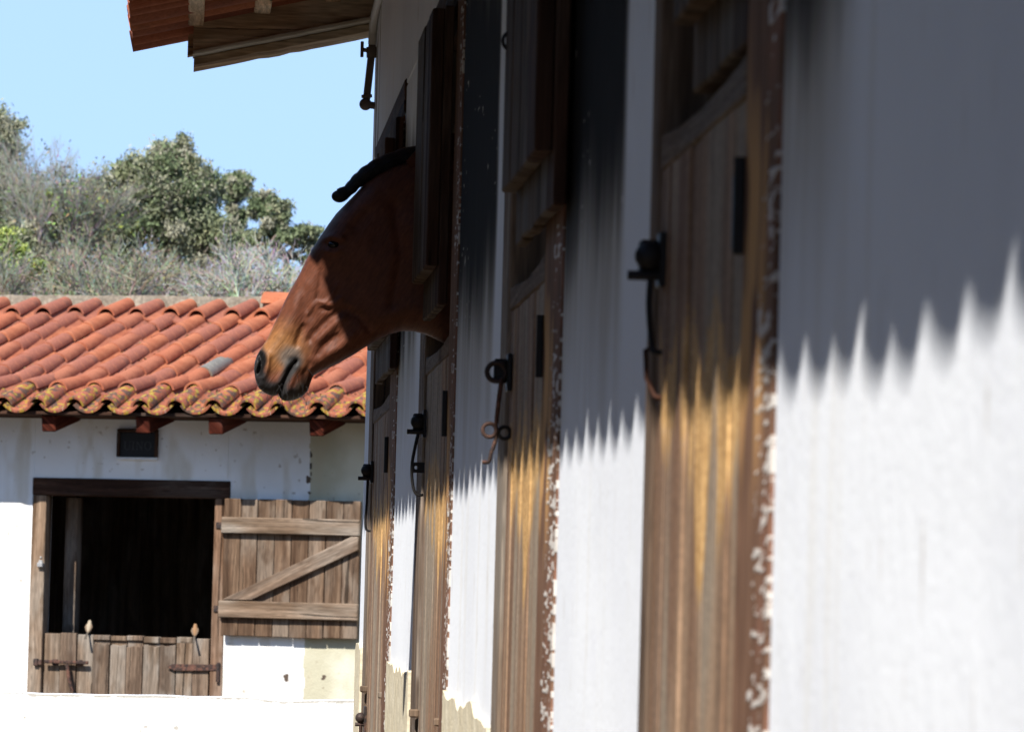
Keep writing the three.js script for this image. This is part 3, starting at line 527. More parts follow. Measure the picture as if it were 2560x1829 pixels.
  { const poly = prof.map(([d, y]) => [d, y - 0.012]).concat([[-3.4, 3.44], [-3.4, 2.9], [-0.2, 2.64], [0.3, 2.67], [0.53, 2.662]]);
    const g = prism(poly.map(([d, y]) => [d > 0.5 ? 0.49 : d, y]), S0 - 0.05, S1 + 0.05, (a, b, c) => [c, b, a]); part('roof_deck', g, darkWood, roof); }
  part('ridge_mortar', (() => { const g = new THREE.BoxGeometry(S1 - S0 + 0.1, 0.10, 0.16, 90, 2, 2), p = g.attributes.position; for (let i = 0; i < p.count; i++) { p.setY(i, p.getY(i) + (fbm(p.getX(i) * 9 + 50, p.getZ(i) * 9 + 9, 821, 4096, 4096, 3) - 0.5) * 0.022); } g.computeVertexNormals(); const uv = g.attributes.uv; for (let i = 0; i < uv.count; i++) uv.setXY(i, p.getX(i), p.getY(i) + p.getZ(i)); return g.translate((S0 + S1) / 2, 3.606, -3.14); })(),
    std({ map: tex(256, 256, (u, v) => mix3([112, 104, 90], [164, 156, 140], fbm(u * 12, v * 12, 823, 12, 12, 4)).map(x => x * (0.85 + 0.25 * vn(u * 70, v * 70, 824, 70, 70)))), bumpMap: meters(plasterBump, 0.4), bumpScale: 0.01 }), roof);
  const PW = 0.234, rows = prof.length - 1; seed(33);
  const chan = tileGeo(0.112, 0.12, 0.5, 0.014, 1.95, 8, true), cov = tileGeo(0.058, 0.067, 0.49, 0.013, 2.95, 10);
  const frame = (x, d0, d1, lift, yaw, roll) => { const y0 = roofY(d0) + lift, y1 = roofY(d1) + lift; return new THREE.Matrix4().makeRotationY(yaw).multiply(new THREE.Matrix4().makeRotationX(Math.atan2(y0 - y1, d1 - d0))).multiply(new THREE.Matrix4().makeRotationZ(roll)).setPosition(x, y0, d0); };
  const skylight = std({ map: meters(gravelTex, 0.3), color: lin(1.5, 1.6, 1.65), roughness: 0.5 });
  const litter = [];
  for (let c = 0; c < 22; c++) {
    const x = -2.62 + c * PW + rr(-0.006, 0.006), ph = rr(-0.05, 0.05);
    for (let r = rows - 1; r >= 0; r--) {
      const d1 = prof[r][0] + (r ? ph * 0.6 + rr(-0.02, 0.02) : rr(-0.02, 0.02)), d0 = d1 - 0.47, last = r === rows - 1;
      const inV = x + PW > -2.2 - 0 && x < 2.3;
      if (!inV) continue;
      const m = r === 0 ? lich[(c * 2 + 1) % 3] : clay[Math.floor(rnd() * 5)];
      place('channel_tile', chan, r === 0 ? lich[c % 3] : clay[Math.floor(rnd() * 5)], roof, frame(x, d0, d1 + (r ? 0 : 0.012), -0.012 + (last ? 0.03 : 0), rr(-0.02, 0.02), rr(-0.03, 0.03)));
      const glass = r === 3 && Math.abs(x + PW / 2 - 0.30) < PW / 2;
      place(glass ? 'glass_tile' : 'tile', cov, glass ? skylight : m, roof, frame(x + PW / 2, d0, d1, 0.016 + (last ? 0.04 : r === 1 ? 0.012 : 0.004) + rr(0, 0.006), rr(-0.03, 0.03), rr(-0.04, 0.04)));
      if (r === 1 && c % 2) place('tile', cov, lich[c % 3], roof, frame(x + PW / 2, d0 + 0.3, d1 + 0.18, 0.012, rr(-0.03, 0.03), 0));
      if (rnd() < 0.5 && r > 0) for (let q = 0; q < 26; q++) { const dd = lerp(d0, d1, rnd()), g = new THREE.PlaneGeometry(rr(0.006, 0.014), rr(0.008, 0.025)); g.rotateX(-1.3 + rr(-0.7, 0.7)).rotateY(rr(0, 6.28)).translate(x + gauss() * 0.018, roofY(dd) + 0.010 + rr(0, 0.012), dd); litter.push(g); }
    }
  }
  const lt = part('leaf_litter', mergeGeometries(litter), std({ color: lin(0.16, 0.12, 0.06), side: THREE.DoubleSide }), roof); lt.userData.kind = 'stuff';
  const ridge = tileGeo(0.1, 0.112, 0.46, 0.015, 2.7, 10); for (const x of [-0.085, 0.3, 0.69, 1.08]) place('ridge_tile', ridge, clay[2], roof, new THREE.Matrix4().makeRotationY(-Math.PI / 2).setPosition(x + 0.46, 3.612, -3.13));
  part('eave_board', cbox(S0, S1, 2.655, 2.676, 0.3, 0.515, 0.003, 'x'), darkWood, roof);
  for (const [x, l] of [[-0.34, 0], [0.302, 0.02], [0.788, 0.02], [1.448, 0], [2.1, 0]]) {
    const g = cbox(x - 0.047, x + 0.047, -0.105, 0, -0.75, 0.0, 0.006, 'z', x); g.rotateX(0.2).translate(0, 2.652, 0.47 + l); part('rafter', g, redWood, block);
  }
}
console.log('block done');
// ---------------------------------------------------------------- two small birds on the lower door of the far building
function bird(at, turn, label, brown) {
  const a = new THREE.Vector3(...at).applyAxisAngle(new THREE.Vector3(0, 1, 0), -THREE.MathUtils.degToRad(19)).add(new THREE.Vector3(-0.4, 0, -31));
  const t = thing('small_bird', label, 'bird', [a.x, a.y, a.z], -THREE.MathUtils.degToRad(19) + turn, 'birds on the stable door');
  // seen from behind: body leaning out, head up, tail hanging out over the boards
  const P = [[0, 0.012, 0.030, 0.006], [0, 0.020, 0.022, 0.013], [0, 0.033, 0.010, 0.0195], [0, 0.050, 0.002, 0.0205], [0, 0.063, -0.004, 0.0165], [0, 0.071, -0.008, 0.0125], [0, 0.080, -0.010, 0.0125], [0, 0.088, -0.011, 0.009], [0, 0.0915, -0.011, 0.002]];
  const col = [0.34, 0.28, 0.2];
  part('body', tube(P.map(p => p.slice(0, 3)), u => { const k = u * (P.length - 1), i = Math.min(P.length - 2, Math.floor(k)); return lerp(P[i][3], P[i + 1][3], k - i); }, 14), std({ color: lin(...(brown ? [0.26, 0.15, 0.08] : col)) }), t);
  part('tail', prism([[-0.005, 0], [0.005, 0], [0.008, -0.085], [-0.008, -0.085]], 0, 0.004, (u, v, c) => [u, 0.016 + v * 0.55 + c, 0.026 - v * 0.83]), std({ color: lin(0.09, 0.075, 0.06) }), t);
  for (const s of [-1, 1]) part('wing', tube([[s * 0.0145, 0.062, 0.004], [s * 0.018, 0.045, 0.014], [s * 0.012, 0.026, 0.026], [s * 0.004, 0.012, 0.04]], [0.006, 0.0085, 0.006, 0.001], 8), std({ color: lin(0.17, 0.12, 0.08) }), t);
  for (const s of [-1, 1]) part('leg', tube([[s * 0.006, 0.03, 0.004], [s * 0.007, -0.001, 0.0]], 0.0016, 5), std({ color: lin(0.1, 0.07, 0.05) }), t);
  part('beak', tube([[0, 0.082, -0.02], [0, 0.079, -0.031]], [0.003, 0.0006], 6), std({ color: lin(0.05, 0.04, 0.03) }), t);
}
bird([-0.198, 1.266, -0.022], 0.1, 'pale small bird perched on the left end of the lower stable door', false);
bird([0.522, 1.262, -0.022], 0.25, 'brownish small bird perched on the right end of the lower door near the strap hinge', true);
// ================================================================ the bay horse looking out over the third half door
function surfaceNets(lo, hi, cell, field) {
  const n = [0, 1, 2].map(i => Math.ceil((hi[i] - lo[i]) / cell) + 1), [nx, ny, nz] = n, F = new Float32Array(nx * ny * nz);
  const at = (i, j, k) => i + nx * (j + ny * k);
  for (let k = 0; k < nz; k++) for (let j = 0; j < ny; j++) for (let i = 0; i < nx; i++) F[at(i, j, k)] = field(lo[0] + i * cell, lo[1] + j * cell, lo[2] + k * cell);
  const V = [], id = new Int32Array(nx * ny * nz).fill(-1), idx = [];
  const cor = [[0, 0, 0], [1, 0, 0], [0, 1, 0], [1, 1, 0], [0, 0, 1], [1, 0, 1], [0, 1, 1], [1, 1, 1]], ed = [[0, 1], [2, 3], [4, 5], [6, 7], [0, 2], [1, 3], [4, 6], [5, 7], [0, 4], [1, 5], [2, 6], [3, 7]];
  for (let k = 0; k < nz - 1; k++) for (let j = 0; j < ny - 1; j++) for (let i = 0; i < nx - 1; i++) {
    const v = cor.map(c => F[at(i + c[0], j + c[1], k + c[2])]); let s = 0; for (const x of v) if (x < 0) s++; if (s === 0 || s === 8) continue;
    let p = [0, 0, 0], m = 0; for (const [a, b] of ed) if ((v[a] < 0) !== (v[b] < 0)) { const t = v[a] / (v[a] - v[b]); for (let c = 0; c < 3; c++) p[c] += cor[a][c] + t * (cor[b][c] - cor[a][c]); m++; }
    id[at(i, j, k)] = V.length / 3; V.push(lo[0] + (i + p[0] / m) * cell, lo[1] + (j + p[1] / m) * cell, lo[2] + (k + p[2] / m) * cell);
  }
  const st = [1, nx, nx * ny];
  for (let k = 1; k < nz - 1; k++) for (let j = 1; j < ny - 1; j++) for (let i = 1; i < nx - 1; i++) { const o = at(i, j, k);
    for (let a = 0; a < 3; a++) { const o2 = o + st[a]; if ((F[o] < 0) === (F[o2] < 0)) continue; const b = st[(a + 1) % 3], c = st[(a + 2) % 3], q = [id[o], id[o - b], id[o - b - c], id[o - c]]; if (q.some(x => x < 0)) continue; F[o] < 0 ? idx.push(q[0], q[1], q[2], q[0], q[2], q[3]) : idx.push(q[0], q[2], q[1], q[0], q[3], q[2]); } }
  const g = new THREE.BufferGeometry(); g.setAttribute('position', new THREE.Float32BufferAttribute(V, 3)); g.setIndex(idx); g.computeVertexNormals(); return g;
}
{
  const ZC = -11.86;
  const out = [[0.98, 2.66], [0.80, 2.66], [0.64, 2.638], [0.569, 2.612], [0.522, 2.598], [0.485, 2.584], [0.453, 2.567], [0.425, 2.543], [0.402, 2.515], [0.381, 2.492], [0.357, 2.466], [0.338, 2.438], [0.319, 2.408], [0.301, 2.378], [0.286, 2.348], [0.270, 2.312], [0.253, 2.280], [0.239, 2.252], [0.225, 2.219], [0.210, 2.185], [0.196, 2.151], [0.183, 2.130], [0.172, 2.111], [0.166, 2.091], [0.165, 2.072], [0.169, 2.049], [0.177, 2.029], [0.192, 2.017], [0.210, 2.010], [0.221, 2.010], [0.226, 2.018], [0.230, 2.006], [0.240, 1.998], [0.253, 1.998], [0.270, 2.002], [0.287, 2.011], [0.300, 2.026], [0.306, 2.046], [0.311, 2.062], [0.325, 2.071], [0.348, 2.082], [0.377, 2.098], [0.406, 2.115], [0.437, 2.136], [0.469, 2.157], [0.499, 2.172], [0.528, 2.180], [0.558, 2.180], [0.585, 2.174], [0.612, 2.163], [0.66, 2.14], [0.80, 2.04], [0.98, 1.90]];
  const sil = (x, y) => { let d = 1e9, ins = false; for (let i = 0, j = out.length - 1; i < out.length; j = i++) { const [ax, ay] = out[j], [bx, by] = out[i], ex = bx - ax, ey = by - ay, wx = x - ax, wy = y - ay, t = clamp((wx * ex + wy * ey) / (ex * ex + ey * ey)), dx = wx - ex * t, dy = wy - ey * t; d = Math.min(d, dx * dx + dy * dy); if ((ay > y) !== (by > y) && x < (bx - ax) * (y - ay) / (by - ay) + ax) ins = !ins; } return Math.sqrt(d) * (ins ? 1 : -1); };
  const ctl = [[.50, 2.55, .08, .06], [.42, 2.48, .088, .05], [.36, 2.39, .096, .05], [.48, 2.34, .094, .06], [.45, 2.24, .082, .05], [.30, 2.30, .064, .042], [.25, 2.22, .053, .036], [.225, 2.15, .05, .034], [.195, 2.09, .054, .036], [.215, 2.035, .046, .03], [.275, 2.035, .038, .03], [.34, 2.11, .045, .032], [.33, 2.19, .058, .04], [.37, 2.26, .076, .045], [.42, 2.155, .06, .04], [.28, 2.15, .05, .036], [.55, 2.22, .09, .06], [.60, 2.40, .105, .09], [.75, 2.40, .12, .11], [.92, 2.3, .14, .12], [.55, 2.56, .085, .07]];
  const seg = (x, y, pl) => { let d = 1e9; for (let i = 1; i < pl.length; i++) { const [ax, ay] = pl[i - 1], [bx, by] = pl[i], ex = bx - ax, ey = by - ay, t = clamp(((x - ax) * ex + (y - ay) * ey) / (ex * ex + ey * ey)), dx = x - ax - ex * t, dy = y - ay - ey * t; d = Math.min(d, dx * dx + dy * dy); } return d; };
  const bumps = [   // polyline, height, width
    [[[.318, 2.150], [.345, 2.175], [.376, 2.202]], .007, .014],
    [[[.300, 2.150], [.322, 2.176], [.35, 2.206], [.385, 2.224], [.42, 2.208], [.445, 2.178]], -.008, .012],
    [[[.40, 2.16], [.375, 2.13], [.35, 2.115]], .006, .016],
    [[[.365, 2.16], [.34, 2.14], [.32, 2.115]], -.005, .010],
    [[[.292, 2.212], [.312, 2.243], [.333, 2.240], [.350, 2.256], [.362, 2.285]], .0042, .0045],
    [[[.312, 2.243], [.320, 2.285], [.322, 2.32]], -.0035, .006],
    [[[.333, 2.236], [.352, 2.236], [.37, 2.25]], .006, .008],
    [[[.325, 2.225], [.345, 2.222]], -.005, .006],
    [[[.283, 2.180], [.273, 2.155], [.268, 2.135]], -.008, .009],
    [[[.30, 2.205], [.285, 2.235], [.285, 2.27]], -.003, .012],
    [[[.255, 2.255], [.262, 2.21], [.25, 2.17]], .004, .014],
    [[[.178, 2.110], [.1835, 2.092], [.177, 2.064]], -.036, .0085],
    [[[.176, 2.124], [.198, 2.106], [.198, 2.075], [.188, 2.052]], .008, .008],
    [[[.2685, 2.096], [.252, 2.076], [.240, 2.048], [.2265, 2.012]], -.016, .0032],
    [[[.250, 2.088], [.235, 2.062], [.220, 2.030]], .005, .010],
    [[[.272, 2.078], [.258, 2.05], [.246, 2.015]], .006, .010],
    [[[.300, 2.09], [.288, 2.06], [.292, 2.03]], -.005, .008],
    [[[.322, 2.398], [.345, 2.404], [.368, 2.398]], .010, .010],
    [[[.336, 2.366], [.352, 2.360], [.366, 2.368]], .005, .007],
    [[[.338, 2.382], [.362, 2.384]], -.007, .010],
    [[[.40, 2.43], [.43, 2.46]], -.006, .02],
    [[[.50, 2.48], [.52, 2.36], [.50, 2.24]], -.008, .018],
  ];
  const cache = new Map();
  const plan = (x, y) => {   // silhouette distance, half width, rounding radius at (x, y)
    const key = Math.round(x * 4000) * 100000 + Math.round(y * 4000); let c = cache.get(key); if (c) return c;
    let W = 0, R = 0, s = 1e-9; for (const p of ctl) { const d = (x - p[0]) ** 2 + (y - p[1]) ** 2, w = Math.exp(-d / (2 * .045 ** 2)) + 1e-4 / (d + .002); W += w * p[2]; R += w * p[3]; s += w; }
    W /= s; R /= s; for (const [pl, h, w] of bumps) { const d = seg(x, y, pl); if (d < w * w * 9) W += h * Math.exp(-d / (2 * w * w * .36)); }
    W += (fbm(x * 60 + 9, y * 60, 611, 4096, 4096, 2) - 0.5) * 0.0012;
    c = [sil(x, y), Math.max(W, .006), R]; cache.set(key, c); return c;
  };
  const head = surfaceNets([0.15, 1.98, -0.17], [0.93, 2.69, 0.17], 0.0042, (x, y, z) => { const [s, W, R] = plan(x, y); const q = Math.max(0, 1 - s / R); if (s < -0.03) return 0.03; return (Math.sqrt(q * q + (z / W) ** 2) - 1) * Math.min(R, W); });
  cache.clear();
  // trunk and legs inside the stall
  const caps = [[.85, 2.28, 0, .16, 1.35, 1.98, 0, .24], [1.35, 1.92, 0, .27, 2.7, 1.93, 0, .29], [1.35, 2.1, 0, .16, 1.6, 2.2, 0, .1], [2.7, 1.98, 0, .27, 2.95, 1.9, 0, .2]];
  for (const s of [-1, 1]) caps.push([1.35, 1.8, s * .12, .12, 1.33, 1.42, s * .12, .07], [1.33, 1.42, s * .12, .055, 1.33, 1.25, s * .12, .045], [1.33, 1.25, s * .12, .04, 1.33, .9, s * .12, .035], [1.33, .9, s * .12, .04, 1.28, .78, s * .12, .06], [2.8, 1.8, s * .13, .17, 2.68, 1.45, s * .13, .09], [2.68, 1.45, s * .13, .075, 2.92, 1.25, s * .13, .05], [2.92, 1.25, s * .13, .045, 2.88, .9, s * .13, .036], [2.88, .9, s * .13, .04, 2.83, .78, s * .13, .06]);
  caps.push([3.06, 2.05, 0, .05, 3.2, 1.5, 0, .06]);
  const smin = (a, b, k) => { const h = clamp(0.5 + 0.5 * (b - a) / k); return lerp(b, a, h) - k * h * (1 - h); };
  const body = surfaceNets([.7, .7, -.42], [3.4, 2.5, .42], 0.03, (x, y, z) => { let d = 1; for (const c of caps) { const ex = c[4] - c[0], ey = c[5] - c[1], ez = c[6] - c[2], t = clamp(((x - c[0]) * ex + (y - c[1]) * ey + (z - c[2]) * ez) / (ex * ex + ey * ey + ez * ez)); d = smin(d, Math.hypot(x - c[0] - ex * t, y - c[1] - ey * t, (z - c[2] - ez * t) * (c[3] > .22 ? 1.05 : 1)) - lerp(c[3], c[7], t), .06); } return Math.max(d, .76 - y); });
  const paint = g => {
    const p = g.attributes.position, col = new Float32Array(p.count * 3), uv = new Float32Array(p.count * 2), mz = [[.168, 2.105], [.168, 2.06], [.185, 2.03], [.215, 2.018], [.25, 2.008], [.272, 2.012]], lips = [[.262, 2.09], [.245, 2.06], [.228, 2.02]];
    for (let i = 0; i < p.count; i++) {
      const x = p.getX(i), y = p.getY(i), n = fbm(x * 40 + 7, y * 40, 621, 4096, 4096, 3) - 0.5, n2 = fbm(x * 160, y * 160, 622, 4096, 4096, 2) - 0.5;
      let c = [.128, .042, .021];
      c = mix3(c, [.27, .118, .04], sstep(.09, .02, Math.hypot(x - .225, y - 2.125) + n * .03));
      c = mix3(c, [.13, .115, .10], .8 * sstep(.038, .012, Math.hypot((x - .25) * .9, y - 2.105) + n * .02));
      const dm = Math.sqrt(seg(x, y, mz)), dl = Math.sqrt(seg(x, y, lips));
      c = mix3(c, [.030, .027, .027], sstep(.036, .016, dm + n * .02)); c = mix3(c, [.032, .029, .028], sstep(.024, .008, dl + n * .012)); c = mix3(c, [.05, .035, .026], .8 * sstep(.03, .012, Math.hypot(x - .285, y - 2.035) + n * .02));
      c = mix3(c, [.012, .011, .011], sstep(.012, .006, Math.sqrt(seg(x, y, [[.178, 2.11], [.1835, 2.092], [.177, 2.064]]))));
      const k = 1 + n * .3 + n2 * .4; col[i * 3] = c[0] * k; col[i * 3 + 1] = c[1] * k; col[i * 3 + 2] = c[2] * k; uv[i * 2] = (x * .84 - y * .54) * 3.4; uv[i * 2 + 1] = (y * .84 + x * .54) * 3.4;
    }
    g.setAttribute('color', new THREE.BufferAttribute(col, 3)); g.setAttribute('uv', new THREE.BufferAttribute(uv, 2)); return g;
  };
  const g = mergeGeometries([paint(head), paint(body)]); g.translate(0, 0, ZC);
  const furTex = tex(512, 512, (u, v) => { const a = vn(u * 180, v * 26, 651, 180, 26), b = fbm(u * 60, v * 10, 652, 60, 10, 3); const k = 188 + 34 * a + 44 * (b - 0.4); return [k, k, k]; });
  const furB = tex(512, 512, (u, v) => { const k = 255 * (0.5 * vn(u * 180, v * 26, 651, 180, 26) + 0.5 * vn(u * 90, v * 14, 653, 90, 14)); return [k, k, k]; }, { srgb: false });
  const coat = new THREE.MeshPhysicalMaterial({ vertexColors: true, map: furTex, color: lin(1.32, 1.32, 1.32), roughness: 0.55, specularIntensity: 0.4, bumpMap: furB, bumpScale: 0.0008, sheen: 0.08, sheenRoughness: 0.5, sheenColor: lin(0.5, 0.35, 0.28) });
  const horse = thing('horse', 'bay horse with a dark muzzle putting its head out over a stable half door', 'horse', [1.9, 0.76, ZC]);
  part('body', g, coat, horse);
  const black = std({ color: lin(0.010, 0.009, 0.009), roughness: 0.55 });
  for (const s of [-1, 1]) part('eye', ball(0.351, 2.3825, ZC + s * 0.082, 0.0135, 1.1, 0.7, 0.8), std({ color: lin(0.008, 0.006, 0.005), roughness: 0.12 }), horse);
  for (const s of [-1, 1]) { const e = tube([[0.535, 2.585, ZC + s * .045], [0.575, 2.615, ZC + s * .055], [0.63, 2.65, ZC + s * .055], [0.675, 2.672, ZC + s * .045]], [0.018, 0.028, 0.022, 0.003], 10); part('ear', e, std({ color: lin(.09, .03, .016) }), horse); }
  const braid = []; const c3 = new THREE.CatmullRomCurve3([[.60, 2.628, ZC], [.53, 2.612, ZC], [.475, 2.590, ZC + .012], [.435, 2.569, ZC + .02], [.407, 2.547, ZC + .022], [.386, 2.524, ZC + .02], [.366, 2.510, ZC + .02]].map(p => new THREE.Vector3(...p)));
  braid.push(tube(c3.getPoints(46), t => (0.023 - 0.009 * sstep(0.2, .86, t) + 0.003 * sstep(.9, .95, t)) * (1 + .12 * Math.abs(Math.sin(t * 26))), 10));
  braid.push(ball(.3635, 2.5075, ZC + .02, .0165, 1.2, .95, 1)); seed(5); for (let k = 0; k < 10; k++) { const a = c3.getPoint(rr(.45, 1)), b = a.clone().add(new THREE.Vector3(rr(-.022, .0), rr(-.004, .02), rr(-.01, .01))); braid.push(tube([a, a.clone().lerp(b, .5).add(new THREE.Vector3(0, .003, 0)), b], [.0008, .0004], 4)); }
  for (let k = 0; k < 90; k++) { const t0 = rr(.05, .75), t1 = Math.min(1, t0 + rr(.12, .3)), an = rr(0, 6.283), pts = []; for (let q = 0; q <= 6; q++) { const t = lerp(t0, t1, q / 6), p = c3.getPoint(t), R = (0.023 - 0.009 * sstep(0.2, .86, t)) * (1.0 + .12 * Math.sin(q + k)), w = an + q * .25; pts.push(p.add(new THREE.Vector3(Math.cos(w) * R * .5, Math.cos(w) * R * .85, Math.sin(w) * R))); } braid.push(tube(pts, [.0016, .002, .0012, .0005], 4)); }
  part('forelock', merged(braid), black, horse);
  const wh = []; for (let k = 0; k < 34; k++) { const s = rnd() < .7 ? 1 : -1, x = rr(.19, .30), y = k % 2 ? rr(2.02, 2.08) : rr(2.0, 2.03), a = new THREE.Vector3(x, y, ZC + s * rr(.025, .042)), b = a.clone().add(new THREE.Vector3(rr(-.02, .02), rr(-.035, -.012), s * rr(.01, .03))); wh.push(tube([a, a.clone().lerp(b, .55).add(new THREE.Vector3(0, .003, 0)), b], [.0007, .0003], 4)); }
  part('whiskers', merged(wh), black, horse).userData.kind = 'stuff';
  part('mane', tube([[.58, 2.625, ZC], [.70, 2.655, ZC], [.85, 2.66, ZC], [.98, 2.6, ZC]], [.02, .03, .035, .04], 8), black, horse);
}
console.log('horse done');
// ================================================================ trees and scrub behind the far building
const barkA = std({ color: lin(0.10, 0.085, 0.07) }), barkGrey = std({ vertexColors: true, roughness: 1 }), leafMat = new THREE.MeshPhysicalMaterial({ vertexColors: true, side: THREE.DoubleSide, roughness: 0.8, specularIntensity: 0.3 });
function Buf() { return { p: [], c: [], i: [] }; }
function addSeg(B, a, b, ra, rb, sides, col) {
  const d = b.clone().sub(a).normalize(), n = Math.abs(d.y) < .9 ? new THREE.Vector3(0, 1, 0) : new THREE.Vector3(1, 0, 0); n.addScaledVector(d, -n.dot(d)).normalize(); const m = d.clone().cross(n), o = B.p.length / 3;
  for (const [q, r] of [[a, ra], [b, rb]]) for (let k = 0; k < sides; k++) { const t = k / sides * 6.2832, cs = Math.cos(t) * r, sn = Math.sin(t) * r; B.p.push(q.x + cs * n.x + sn * m.x, q.y + cs * n.y + sn * m.y, q.z + cs * n.z + sn * m.z); B.c.push(...col); }
  for (let k = 0; k < sides; k++) { const k2 = (k + 1) % sides; B.i.push(o + k, o + k2, o + sides + k, o + k2, o + sides + k2, o + sides + k); }
}
function addLeaf(B, x, y, z, s, col, asp = 2.2) {
  const a = new THREE.Vector3(gauss(), gauss() - 0.4, gauss()).normalize(), n = new THREE.Vector3(gauss(), gauss(), gauss()), b = a.clone().cross(n).normalize(), o = B.p.length / 3, L = s * 0.5 * asp, w = s * 0.5;
  for (const [u, v] of [[-L, 0], [0, w], [L, 0], [0, -w]]) { B.p.push(x + a.x * u + b.x * v, y + a.y * u + b.y * v, z + a.z * u + b.z * v); B.c.push(...col); }
  B.i.push(o, o + 1, o + 2, o, o + 2, o + 3);
}
function bufGeo(B) { const g = new THREE.BufferGeometry(); g.setAttribute('position', new THREE.Float32BufferAttribute(B.p, 3)); g.setAttribute('color', new THREE.Float32BufferAttribute(B.c, 3)); g.setIndex(B.i); g.computeVertexNormals(); return g; }
// crown lobes: [x, y, dz, rx, ry, leaves]
function leafyTree(name, label, bx, z, lobes, cols, leaf, sd, group, barkCol = [.15, .125, .10], dens = 1) {
  seed(sd); const t = thing(name, label, 'tree', [bx, 0, z], 0, group), L = Buf(), T = Buf(), topY = Math.max(...lobes.map(l => l[1]));
  const stem = [], mean = lobes.reduce((a, l) => a + l[0], 0) / lobes.length, y0 = Math.min(...lobes.map(l => l[1] - l[4] * .3));
  for (let k = 0; k <= 8; k++) stem.push(new THREE.Vector3(lerp(bx, mean, k / 8) + .06 * Math.sin(k * 1.7 + sd), y0 * k / 8, z + .05 * Math.cos(k * 2.1)));
  for (let k = 0; k < 8; k++) addSeg(T, stem[k], stem[k + 1], lerp(.12, .035, k / 8), lerp(.12, .035, (k + 1) / 8), 8, barkCol);
  for (const [x, y, dz, rx, ry, n] of lobes) {
    const c = new THREE.Vector3(x, y, z + dz), a = stem[8], mid = a.clone().lerp(c, .5).add(new THREE.Vector3(rr(-.1, .1), -.05, rr(-.1, .1))); addSeg(T, a, mid, .032, .024, 6, barkCol); addSeg(T, mid, c, .024, .012, 6, barkCol);
    const per = leaf < .1 ? 170 : 42, nc = Math.ceil(n / 42 * dens);
    for (let q = 0; q < nc; q++) {
      let u; do { u = new THREE.Vector3(rr(-1, 1), rr(-1, 1), rr(-1, 1)); } while (u.length() > 1 || u.length() < .25);
      const wob = 0.75 + .5 * fbm(u.x * 2 + 9, u.y * 2 + 9, sd, 64, 64, 2), cc = new THREE.Vector3(x + u.x * rx * wob, y + u.y * ry * wob, z + dz + u.z * rx * .9 * wob);
      addSeg(T, c.clone().lerp(cc, .15), cc, .012, .004, 4, barkCol);
      const base = cols[Math.floor(rnd() * cols.length)], cr = Math.min(rx, ry) * rr(.16, .30);
      for (let m = 0; m < per; m++) { const k = rr(.95, 1.8); addLeaf(L, cc.x + gauss() * cr * .85, cc.y + gauss() * cr * .72, cc.z + gauss() * cr * .85, leaf * rr(.7, 1.3), base.map(v => v * k), leaf < .1 ? 3 : 2.2); }
    }
  }
  const wm = (nm, B, mat) => { const g = bufGeo(B); return part(nm, g, mat, t); };
  wm('trunk', T, barkGrey); wm('crown', L, leafMat); return t;
}
function bareTree(name, label, bx, z, h, spread, stems, depth, col, leafSpec, sd, group, y0 = 3.2, width = .25) {
  seed(sd); const t = thing(name, label, /shrub/.test(name) ? 'shrub' : 'tree', [bx, 0, z], 0, group), T = Buf(), L = Buf();
  const grow = (p, d, len, r, k) => {
    const n = 3; let q = p.clone(), dir = d.clone(); const c = col.map(v => v * rr(.75, 1.3));
    for (let i = 0; i < n; i++) { dir.add(new THREE.Vector3(rr(-.28, .28), rr(-.16, .2), rr(-.28, .28))).normalize(); const e = q.clone().addScaledVector(dir, len / n); addSeg(T, q, e, r * (1 - i * .14), r * (1 - (i + 1) * .14), k > 2 ? 6 : 4, c); q = e;
      if (k > 0 && (i > 0 || k < depth)) { const m = k === depth ? 2 : rnd() < .8 ? 1 : 2; for (let j = 0; j < m; j++) { const nd = dir.clone().add(new THREE.Vector3(gauss() * spread, gauss() * spread * .6 + .12, gauss() * spread)).normalize(); grow(q, nd, len * rr(.55, .8), r * .56, k - 1); } } 
      if (leafSpec && k < 2 && rnd() < leafSpec.p) { const b = leafSpec.cols[Math.floor(rnd() * leafSpec.cols.length)]; for (let j = 0; j < leafSpec.n; j++) addLeaf(L, q.x + gauss() * .05, q.y + gauss() * .05, q.z + gauss() * .05, leafSpec.s * rr(.6, 1.3), b.map(v => v * rr(.7, 1.4))); } }
    if (k > 0) grow(q, dir, len * .7, r * .6, k - 1);
  };
  for (let s = 0; s < stems; s++) { const a = new THREE.Vector3(bx + gauss() * .05 * stems, 0, z + gauss() * .1), b = new THREE.Vector3(bx + gauss() * width, y0, z + gauss() * .3); addSeg(T, a, b, .05, .03, 6, col); grow(b, new THREE.Vector3(gauss() * spread * .6, 1, gauss() * spread * .4).normalize(), (h - y0) * rr(.27, .34), .024, depth); }
  part('branches', bufGeo(T), barkGrey, t); if (L.p.length) part('leaves', bufGeo(L), leafMat, t); return t;
}
const OLIVE = [[.16, .17, .09], [.20, .20, .12], [.12, .14, .075], [.25, .24, .17], [.17, .17, .11]], DARKG = [[.09, .115, .055], [.125, .15, .075], [.16, .175, .10], [.21, .20, .14]], LIME = [[.28, .32, .08], [.21, .26, .07], [.15, .19, .07]], DRY = [[.22, .21, .14], [.20, .2, .13], [.17, .18, .10]];
leafyTree('gum_tree', 'tall dark green tree with the highest rounded crown left of the horse', -.25, -50, [[-.24, 5.74, 0, .52, .40, 4600], [-.20, 6.10, 0, .26, .2, 2000], [-.64, 5.72, .1, .28, .34, 2200], [.10, 5.66, 0, .22, .34, 1900], [-.3, 5.28, 0, .62, .32, 3000], [.2, 5.2, .2, .35, .3, 1500]], DARKG.concat(OLIVE), .017, 101);
